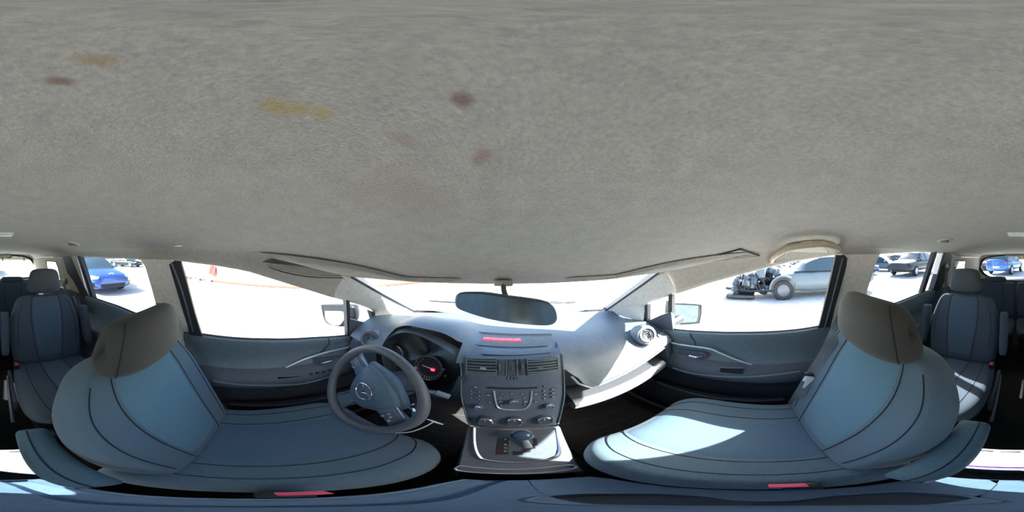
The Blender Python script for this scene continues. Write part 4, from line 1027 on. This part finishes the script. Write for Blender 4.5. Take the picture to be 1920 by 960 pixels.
# second row belts
for s, pp in ((-1, [(120, 530), (124, 560), (130, 610), (136, 650)]), (1, [(1776, 500), (1774, 520), (1772, 545), (1768, 570)])):
    P = [AX(a, b, s*.60) for a, b in pp]
    sb = empty('seat_belt', V((s*.66, -1.2, 0)), 'dark seat belt hanging behind the outer side of the %s second row seat' % sgn_name(s), 'seat belt')
    ribbon(P, [(0, 1, 0)]*3, .045, 'belt_webbing', BELT, sb)
    MB().box(P[0]+V((s*.012, 0, .01)), (.03, .05, .05), bev=.01).build('belt_guide', SILVD, sb)
    if s < 0: MB().tube(smooth_pts([AX(142, 556, -.63), AX(150, 580, -.60), AX(156, 640, -.60), AX(156, 670, -.62)], 16), .022, 10, flat=.6).build('belt_cover', DOORM, sb)

# ================================================================ FLOOR CONSOLE (between the seats, under the camera)
fc = empty('floor_console', (0, -.05, 0), 'blue grey centre console with a long oval tray between the front seats', 'console')
zT = .285
yy_ = [.160-.32*i/20 for i in range(21)]
def hwc(y): return pw(y, [-.16, -.135, -.09, 0, .09, .135, .16], [.066, .080, .087, .088, .087, .080, .066])
rows_ = [[V((-hwc(y)-.006, y, 0)), V((-hwc(y)-.003, y, zT-.03)), V((-hwc(y), y, zT-.008)), V((-hwc(y)+.006, y, zT)), V((-hwc(y)+.014, y, zT)), V((-hwc(y)+.020, y, zT-.010)), V((-hwc(y)+.038, y, zT-.012)), V((-hwc(y)+.046, y, zT-.002)), V((0, y, zT-.001))] for y in yy_]
MB().grid(rows_).build('console_left', CONS, fc)
# right half with peanut-shaped tray opening
trp = [AZ(a, b, zT) for a, b in ((985, 938), (1020, 930), (1100, 925), (1220, 925), (1320, 930), (1400, 938.5), (1480, 938.5), (1560, 929), (1680, 922), (1780, 926), (1850, 936), (1870, 941), (1780, 946), (1600, 948), (1400, 949), (1200, 948), (1060, 945))]
op = smooth_pts(trp+trp[:1], 80)[:-1]; oc = sum(op, V())/len(op)
EP = [(-.066, -.16), (0, -.16), (.066, -.16), (.080, -.135), (.086, -.09), (.088, 0), (.086, .09), (.080, .135), (.066, .16), (0, .16), (-.066, .16)]
def outp(p):
    d = p-oc; k = 1e9
    if abs(d.x) > 1e-7 and d.x < 0: k = min(k, (0-oc.x)/d.x)
    for q_ in range(1, len(EP)-2):
        (ax_, ay_), (bx_, by_) = EP[q_], EP[q_+1]; ex, ey = bx_-ax_, by_-ay_; den = d.x*ey-d.y*ex
        if abs(den) < 1e-9: continue
        t_ = ((ax_-oc.x)*ey-(ay_-oc.y)*ex)/den; u_ = ((ax_-oc.x)*d.y-(ay_-oc.y)*d.x)/den
        if t_ > 0 and -1e-6 <= u_ <= 1+1e-6: k = min(k, t_)
    return oc+d*k
n = len(op); O2 = [outp(p) for p in op]
mb = MB().add(op+O2, [(i, (i+1) % n, n+(i+1) % n, n+i) for i in range(n)])
E2 = [(-.066, -.16), (0, -.16), (.066, -.16), (.080, -.135), (.086, -.09), (.088, 0), (.086, .09), (.080, .135), (.066, .16), (0, .16), (-.066, .16)]
mb.grid([[V((a, b, zT)) for a, b in E2], [V((a*1.04, b*1.02, zT-.012)) for a, b in E2], [V((a*1.06, b*1.03, 0)) for a, b in E2]])
for y_ in (.195, -.235):
    for xx in (.082, 0): pass
mb.build('console_right', CONS, fc, True, 30)
MB().grid([[p+V((0, 0, .001)) for p in op+op[:1]], [oc.lerp(p, .94)+V((0, 0, -.008)) for p in op+op[:1]], [oc.lerp(p, .86)+V((0, 0, -.035)) for p in op+op[:1]], [oc.lerp(p, .02)+V((0, 0, -.037)) for p in op+op[:1]]]).build('tray_recess', CONSD, fc)
MB().tube([p+V((0, 0, .0005)) for p in op], .0022, 6, closed=True).build('tray_lip', mat('tray_lip_blue', (.14, .20, .27), .35), fc)
MB().tube([V((-hwc(y)+.004, y, zT+.001)) for y in yy_], .003, 8).build('left_rim', mat('rim_blue', (.12, .19, .26), .35), fc)
# pale tray behind the console
zt = .26
def AT(a, b, z=zt): return AZ(a, b, z)
wt = empty('white_tray', (0, -.27, 0), 'white slotted plastic tray end behind the centre console', 'tray')
poly = [AT(1835, 834), AT(1920, 832), AT(1975, 832), AT(1978, 868), AT(1945+20, 876), AT(1910, 876), AT(1850, 873), AT(1800, 868)]
MB().prism([V((-.115, -.335, zt)), V((.085, -.335, zt)), V((.080, -.222, zt)), V((-.02, -.222, zt)), V((-.075, -.19, zt)), V((-.110, -.20, zt))], (0, 0, -.015)).build('tray_top', WHITE, wt, False)
MB().box((-.015, -.29, .125), (.17, .07, .24), bev=.01).build('tray_body', BLACK, wt)
for x_ in (-.065, .0, .055): MB().box((x_, -.325, zt+.001), (.040, .008, .004), bev=.001).build('tray_slot', SILVD, wt)
MB().box((.025, -.234, zt+.001), (.10, .008, .003), bev=.001).build('tray_fringe', mat('violet_fringe', (.10, .03, .18), .4), wt)  # violet colour fringe of the lens, added as a thin strip

# ================================================================ OUTSIDE THINGS
TYRE = mat('tyre', (.03, .03, .03), .8); CGL = mat('car_glass_dark', (.05, .08, .10), .12, 0)
def car(cx, cy, yaw, L, Wd, H, paint, label, kind='sedan', cat='car', nose=True, grp=None):
    o = empty('parked_car', (cx, cy, GZ), label, cat, grp)
    ca, sa = math.cos(yaw), math.sin(yaw)
    def P(x, y, z): return V((cx+x*ca-y*sa, cy+x*sa+y*ca, GZ+z))       # x forward
    hb = {'sedan': .62, 'suv': .60}[kind]*H   # belt height
    # body: stations along length (x, halfwidth, zlow, ztop)
    if kind == 'sedan': st = [(-.5, .38, .30, .50), (-.485, .44, .20, .60), (-.42, .48, .14, .665), (-.30, .50, .14, .64), (0, .50, .14, .62), (.18, .50, .14, .62), (.30, .49, .14, .60), (.42, .47, .14, .53), (.475, .43, .15, .48), (.50, .36, .20, .42)]
    else: st = [(-.5, .42, .28, .62), (-.485, .46, .20, .66), (-.42, .49, .16, .66), (0, .50, .16, .64), (.22, .50, .16, .63), (.36, .49, .16, .60), (.46, .47, .17, .56), (.50, .42, .22, .50)]
    rows_ = []
    for i in range(33):
        x, hw, z0, z1 = cr(st, i/32); row = []
        for j in range(25):
            an = 2*math.pi*j/24; c_, s_ = math.cos(an), math.sin(an); e = 4.2
            a = math.copysign(abs(c_)**(2/e), c_); b = math.copysign(abs(s_)**(2/e), s_)
            crown = .018*(1-a*a) if b > .5 else 0
            row.append(P(x*L, a*hw*Wd*(1-.05*max(0, b)), H*((z0+z1)/2+b*(z1-z0)/2+crown)))
        rows_.append(row)
    m_ = MB().grid(rows_); m_.add(rows_[0][:-1], [tuple(range(24))]); m_.add(rows_[-1][:-1], [tuple(range(24))])
    m_.build('car_body', paint, o)
    if kind == 'sedan': cab = [(-.40, .62, .40), (-.28, .93, .36), (-.14, 1.0, .35), (.02, .985, .35), (.12, .86, .38), (.24, .61, .42)]
    else: cab = [(-.47, .64, .43), (-.43, .93, .38), (-.2, 1.0, .36), (.02, .98, .36), (.10, .86, .39), (.22, .62, .43)]
    gl = []; rf = []
    for i in range(21):
        x, z1, hw = cr(cab, i/20); base = hw*.0+.46
        gl.append([P(x*L, -base*Wd, H*.60), P(x*L, -lerp(base, hw, .7)*Wd, H*lerp(.60, z1, .75)), P(x*L, -hw*Wd*.9, H*z1*.985), P(x*L, 0, H*z1), P(x*L, hw*Wd*.9, H*z1*.985), P(x*L, lerp(base, hw, .7)*Wd, H*lerp(.60, z1, .75)), P(x*L, base*Wd, H*.60)])
    MB().grid(gl).build('cabin_glass', CGL, o, True, 60)
    r0 = [[p+V((0, 0, .012)) for p in g_[2:5]] for g_ in gl if g_[3].z-GZ > H*.93]
    r1 = [[q_[0]+V((0, 0, -.02))]+q_+[q_[2]+V((0, 0, -.02))] for q_ in r0]
    if len(r1) > 1: MB().grid(r1).build('car_roof', paint, o)
    for sg in (0, 6):
        for k in ((1, 10, 18) if kind == 'sedan' else (0, 9, 17)):
            k2 = min(k+1, 20); i1 = 2 if sg == 0 else 4; im = 1 if sg == 0 else 5
            MB().tube([gl[k][sg], gl[k][im].lerp(gl[k2][im], .5), gl[k2][i1]], .03, 6).build('window_pillar', paint, o)
    wr = .33 if kind == 'sedan' else .37
    for fx in (-.30, .31):
        for sg in (-1, 1):
            c = P(fx*L, sg*(.5*Wd-.10), wr); ax = P(0, sg, 0)-P(0, 0, 0)
            w_ = MB().lathe(c-ax*.08, ax, [(wr*.6, 0), (wr*.95, .0), (wr, .03), (wr, .17), (wr*.94, .20), (wr*.68, .205)], 24).build('wheel', TYRE, o)
            MB().lathe(c-ax*.08, ax, [(wr*.68, .205), (wr*.62, .18), (wr*.2, .19), (0, .2)], 10).build('rim', SILVER, w_)
    if nose:
        f = L*.5
        MB().prism([P(f*.985, -.30*Wd, .30*H), P(f*.985, .30*Wd, .30*H), P(f*1.0, .26*Wd, .19*H), P(f*1.0, -.26*Wd, .19*H)], P(.03, 0, 0)-P(0, 0, 0)).build('grille', BLACK, o, False)
        for sg in (-1, 1):
            hl = MB().prism([P(f*.955, sg*.30*Wd, .47*H), P(f*.90, sg*.44*Wd, .50*H), P(f*.92, sg*.455*Wd, .40*H), P(f*.975, sg*.33*Wd, .42*H)], P(.03, 0, .01)-P(0, 0, 0)).build('headlamp', mat('headlamp_lens', (.65, .72, .78), .12), o, False)
            MB().prism([P(f*.985, sg*.32*Wd, .30*H), P(f*.955, sg*.44*Wd, .33*H), P(f*.955, sg*.44*Wd, .22*H), P(f*.985, sg*.34*Wd, .20*H)], P(.02, 0, 0)-P(0, 0, 0)).build('fog_lamp_recess', BLACK, o, False)
            MB().box(P(.18*L, sg*.53*Wd, .66*H), (.12, .12, .12), bev=.04).build('door_mirror', paint, o)
    else:
        f = -L*.5
        for sg in (-1, 1): MB().box(P(f*.985, sg*.38*Wd, .55*H), (.14, .14, .16), bev=.02).build('tail_lamp', REDL, o)
        MB().prism([P(f*1.0, -.14*Wd, .38*H), P(f*1.0, .14*Wd, .38*H), P(f*1.0, .14*Wd, .30*H), P(f*1.0, -.14*Wd, .30*H)], P(-.02, 0, 0)-P(0, 0, 0)).build('number_plate', WHITE, o, False)
    return o, P
BLUE = mat('blue_paint', (.035, .10, .34), .25, .35, coat=.6)
def polar(px, dist): y = R((px-960)/1920*360+YAW); return CAM.x+math.sin(y)*dist, CAM.y+math.cos(y)*dist
def face_cam(px, dist, extra=0):
    x, y = polar(px, dist); return x, y, math.atan2(CAM.y-y, CAM.x-x)+R(extra)
x, y, a = face_cam(170, 7.9, 22)
bc_, P = car(x, y, a, 4.4, 1.78, 1.44, BLUE, 'bright blue saloon parked nose-on outside the left rear window')
# oval badge with slanted H on the bonnet lip
f = 4.4*.5; bd = MB().tube([P(f*.925, .12*math.cos(R(k*15)), .745+.045*math.sin(R(k*15))) for k in range(24)], .009, 6, closed=True).build('badge', CHROME, bc_)
MB().tube([P(f*.93, .05, .715), P(f*.93, .035, .775)], .009, 6).build('badge_stroke', CHROME, bd); MB().tube([P(f*.93, -.035, .715), P(f*.93, -.05, .775)], .009, 6).build('badge_stroke', CHROME, bd); MB().tube([P(f*.93, .04, .74), P(f*.93, -.04, .75)], .008, 6).build('badge_stroke', CHROME, bd)
GREY = mat('grey_paint', (.07, .085, .10), .3, .4, coat=.4); DGREY = mat('dark_grey_paint', (.022, .03, .038), .35, .1, coat=.2); PALE = mat('pale_blue_paint', (.15, .19, .21), .4, 0, coat=.2); BLK = mat('black_paint', (.03, .035, .04), .3, .3)
x, y, a = face_cam(1712, 13.2, -25); car(x, y, a, 4.8, 1.95, 1.80, DGREY, 'dark grey off-roader parked outside the right rear window, nose towards the cabin', 'suv')
x, y, a = face_cam(1668, 22, -40); car(x, y, a, 4.6, 1.85, 1.6, GREY, 'grey blue car farther off beyond the dark off-roader, seen through the right rear window', 'suv')
x, y, a = face_cam(1640, 27, -35); car(x, y, a, 4.4, 1.8, 1.45, DGREY, 'dark low car at the far left of the row in the right rear window')
x, y, a = face_cam(236, 22, 50); car(x, y, a, 4.5, 1.8, 1.4, BLK, 'black saloon far off to the right of the bright blue saloon')
x, y, a = face_cam(228, 33, 20); car(x, y, a, 4.6, 1.9, 1.6, PALE, 'pale car farthest away behind the black saloon', 'suv')
x, y, a = face_cam(1888, 14, 180-20); car(x, y, a, 4.6, 1.85, 1.75, mat('sky_blue_paint', (.04, .16, .42), .3, .2, coat=.5), 'blue car seen tail-on through the rear window', 'suv', nose=False)
x, y, a = face_cam(1852, 18, 0); car(x, y, a, 4.6, 1.85, 1.5, GREY, 'grey car to the left of the blue car in the rear window')
# wrecked pale car beside the passenger window
wr_ = empty('wrecked_car', (5.6, -1.6, GZ), 'pale blue wrecked car with bare engine bay outside the right front window', 'car')
rows_ = []
stn = [(-.55, .80, .30, .86), (-.9, .84, .22, .93), (-1.6, .86, .18, .95), (-2.6, .86, .18, .96), (-3.6, .84, .20, .95), (-4.1, .76, .28, .88), (-4.25, .66, .36, .76)]
for i in range(25):
    yv, hw, z0, z1 = cr(stn, i/24); row = []
    for j in range(25):
        an = 2*math.pi*j/24; c_, s_ = math.cos(an), math.sin(an); a = math.copysign(abs(c_)**.5, c_); b = math.copysign(abs(s_)**.5, s_)
        row.append(V((5.95+a*hw, yv+.02*math.sin(7*yv+3*a), GZ+(z0+z1)/2+b*(z1-z0)/2+.01*math.sin(9*yv))))
    rows_.append(row)
mw = MB().grid(rows_); mw.add(rows_[0][:-1], [tuple(range(24))]); mw.add(rows_[-1][:-1], [tuple(range(24))])
mw.build('car_body', PALE, wr_)
cab = [(-1.0, .94, .66), (-1.6, 1.30, .56), (-2.2, 1.42, .54), (-3.0, 1.40, .54), (-3.6, 1.15, .58), (-4.0, .95, .64)]
gl = []
for i in range(17):
    yv, zz, hw = cr(cab, i/16); gl.append([V((5.95-.78, yv, GZ+.92)), V((5.95-hw, yv, GZ+zz-.05)), V((5.95, yv, GZ+zz)), V((5.95+hw, yv, GZ+zz-.05)), V((5.95+.78, yv, GZ+.92))])
MB().grid(gl).build('cabin_glass', CGL, wr_)
MB().grid([[q_+V((0, 0, .015)) for q_ in g_[1:4]] for g_ in gl[5:13]]).build('car_roof', PALE, wr_)
arch_ = [V((5.10, -.62+.42*math.cos(R(k*12)), GZ+.36+.42*math.sin(R(k*12)))) for k in range(16)]
MB().tube(arch_, .035, 8).build('wheel_arch', PALE, wr_)
MB().lathe((5.12, -.62, GZ+.36), (-1, 0, 0), [(.40, -.02), (.40, .0), (0, .0)], 28).build('arch_liner', DGREY, wr_)
for yv in (-.62, -3.4):
    w_ = MB().lathe((5.18, yv, GZ+.32), (-1, 0, 0), [(.2, 0), (.31, 0), (.32, .03), (.32, .14), (.29, .17), (.21, .16)], 26).build('wheel', TYRE, wr_); MB().lathe((5.18, yv, GZ+.32), (-1, 0, 0), [(.21, .16), (.19, .13), (.05, .15), (0, .15)], 12).build('rim', SILVD, w_)
rnd_ = random.Random(3)
for k in range(70):      # bare engine bay pieces
    yv = rnd_.uniform(-.5, .95); zz = rnd_.uniform(.22, .95-.45*max(0, yv)); xx = rnd_.uniform(5.2, 6.4); sz = [rnd_.uniform(.10, .34) for _ in range(3)]
    MB().box((xx, yv, GZ+zz), sz, Matrix.Rotation(rnd_.uniform(0, 3), 3, V((rnd_.random(), rnd_.random(), 1)).normalized()), .02).build('engine_bay_piece', rnd_.choice([DGREY, BLK, GREY, GREY, DGREY, PALE, SILVD]), wr_)
for k in range(7):
    yv = rnd_.uniform(-.3, .8); MB().tube(smooth_pts([(5.2, yv, GZ+.3), (5.3, yv+.15, GZ+.75), (5.8, yv+.1, GZ+.85), (6.2, yv-.2, GZ+.6)], 12), .02, 6).build('hose', BLK, wr_)
MB().tube([(5.15, -.3, GZ+.30), (5.2, .5, GZ+.28), (5.3, 1.25, GZ+.33)], .05, 8).build('chassis_rail', DGREY, wr_)
MB().box((5.55, .75, GZ+.10), (1.0, .9, .12), bev=.03).build('undertray', DGREY, wr_)
# scrap behind the wreck
for k, (yv, sc, m_) in enumerate(((.3, .9, GREY), (-1.0, 1.0, DGREY), (-3.2, 1.0, BLUE), (-5.0, 1.0, PALE))):
    car(10.5+k*.5, yv*1.9-1.0, R(170+12*k), 4.3, 1.75, 1.42*sc, m_, ['grey car in the row behind the wrecked pale car, nearest its bare front', 'dark grey car in the row behind the wrecked pale car, second from its bare front', 'blue car in the row behind the wrecked pale car, third from its bare front', 'pale car in the row behind the wrecked pale car, farthest from its bare front'][k])

# corrugated fence on the left with its red foot rail
FA = V((-10.4, -6.5, GZ)); FB = V((-6.0, 4.2, GZ))
f1 = AZ(335, 520, GZ); f2 = AZ(560, 542, GZ); dr_ = (f2-f1).normalized(); FA = f1-dr_*3.2; FB = f2+dr_*7; FA.z = FB.z = GZ
fe = empty('fence', FA, 'pale beige corrugated sheet fence with a red foot rail, across the lot on the left', 'fence')
FM = mat('fence_sheet', (.20, .165, .125), .7, col2=(.18, .148, .11), scale=4)
L = (FB-FA).length; ns = int(L/.95); dr_ = (FB-FA).normalized(); nr_ = V((-dr_.y, dr_.x, 0))
sheet = None
for i in range(ns):
    a = FA+dr_*(i*.95); rows_ = []
    cols = [a+dr_*(.94*k/24)+nr_*(.018*(1 if (k//2) % 2 else -1)) for k in range(25)]
    MB().grid([[c+V((0, 0, .10)) for c in cols], [c+V((0, 0, 2.2)) for c in cols]]).build('fence_sheet', FM, fe, False)
MB().box((FA+FB)/2+V((0, 0, .09)), (L, .07, .09), Matrix.Rotation(math.atan2(dr_.y, dr_.x), 3, 'Z'), .01).build('foot_rail', mat('red_rail', (.20, .035, .02), .6), fe)
for i in range(0, ns+1, 3): MB().box(FA+dr_*(i*.95)+nr_*.08+V((0, 0, 1.1)), (.07, .07, 2.2)).build('fence_post', SILVD, fe)
# red flag on a pole with a block foot, and a second bare pole
for px, top_z, has, lab in ((392, 1.9, True, 'thin pole with a red flag standing before the fence on the left'), (371, 1.9, False, 'bare thin pole standing left of the red flag before the fence')):
    b = AZ(px, 529 if has else 526, GZ)*1.0; b.z = GZ
    o = empty('flag_pole' if has else 'bare_pole', b, lab, 'pole')
    MB().tube([b, b+V((0, 0, top_z))], .012, 8).build('pole', SILVER, o)
    MB().box(b+V((0, 0, .07)), (.30, .30, .14), bev=.03).build('pole_foot', mat('concrete_foot', (.10, .10, .115), .9), o)
    if has:
        rows_ = [[b+dr_*(.02+.42*j/10)*1+nr_*(.03*math.sin(j*.9+i))+V((0, 0, .98-.52*i/6-.10*(j/10)**2*(1+math.sin(j*2.2)*.4))) for j in range(11)] for i in range(7)]
        MB().grid(rows_).build('flag', mat('red_cloth', (.16, .02, .02), .8), o)
rb = [(343, 505), (349, 512), (356, 522), (364, 522)]
for k, (px, py) in enumerate(rb):
    c = AZ(px, 524+k*.6, GZ); 
    tag(MB().box(c+V((0, 0, .12)), (.13, .16, .18), Matrix.Rotation(k, 3, 'Z'), .03).build('rubble_block', MATS['concrete_foot'] if k % 2 else mat('rubble_red', (.14, .05, .04), .8)), ['grey rubble block farthest left of the pole feet by the fence', 'reddish rubble block second from the left by the fence', 'grey rubble block third from the left by the fence', 'reddish rubble block nearest the pole feet by the fence'][k], 'rubble')

# trees and hedge far behind
LEAF = mat('foliage', (.16, .22, .07), 1, col2=(.07, .11, .03), scale=3, bump=1, bscale=12)
def bush(x, y, r, h, label, grp):
    o = empty('tree', (x, y, GZ), label, 'tree', grp)
    rg = random.Random(int(x*10+y)); m_ = MB()
    for k in range(420):
        th = rg.uniform(0, 6.28); ph = math.acos(rg.uniform(-.6, 1)); rr = r*rg.uniform(.65, 1.0)
        c = V((x+math.sin(ph)*math.cos(th)*rr, y+math.sin(ph)*math.sin(th)*rr, GZ+h*.6+math.cos(ph)*h*.42*rg.uniform(.7, 1)))
        s_ = r*.13; d1_ = V((rg.uniform(-1, 1), rg.uniform(-1, 1), rg.uniform(-1, 1))).normalized()*s_; d2_ = d1_.cross(V((rg.random(), rg.random(), rg.random()))).normalized()*s_
        m_.add([c-d1_-d2_, c+d1_-d2_, c+d1_+d2_, c-d1_+d2_], [(0, 1, 2, 3)])
    q_ = m_.build('foliage', LEAF, o, False); q_['kind'] = 'stuff'
    MB().tube([(x, y, GZ), (x+.1, y, GZ+h*.5)], [r*.08, r*.05], 8).build('trunk', mat('bark', (.12, .08, .05), .9), o)
rg = random.Random(5)
for k in range(7):
    an = R(160+k*7.5); d_ = 48+rg.uniform(-2, 3); bush(math.sin(an)*d_, math.cos(an)*d_, rg.uniform(2, 3), rg.uniform(2.6, 4.2), 'green tree beyond the grass field, '+['first of the row', 'second of the row', 'third of the row', 'fourth of the row, in its middle', 'fifth of the row', 'sixth of the row', 'last'][k], 'trees beyond the grass field')
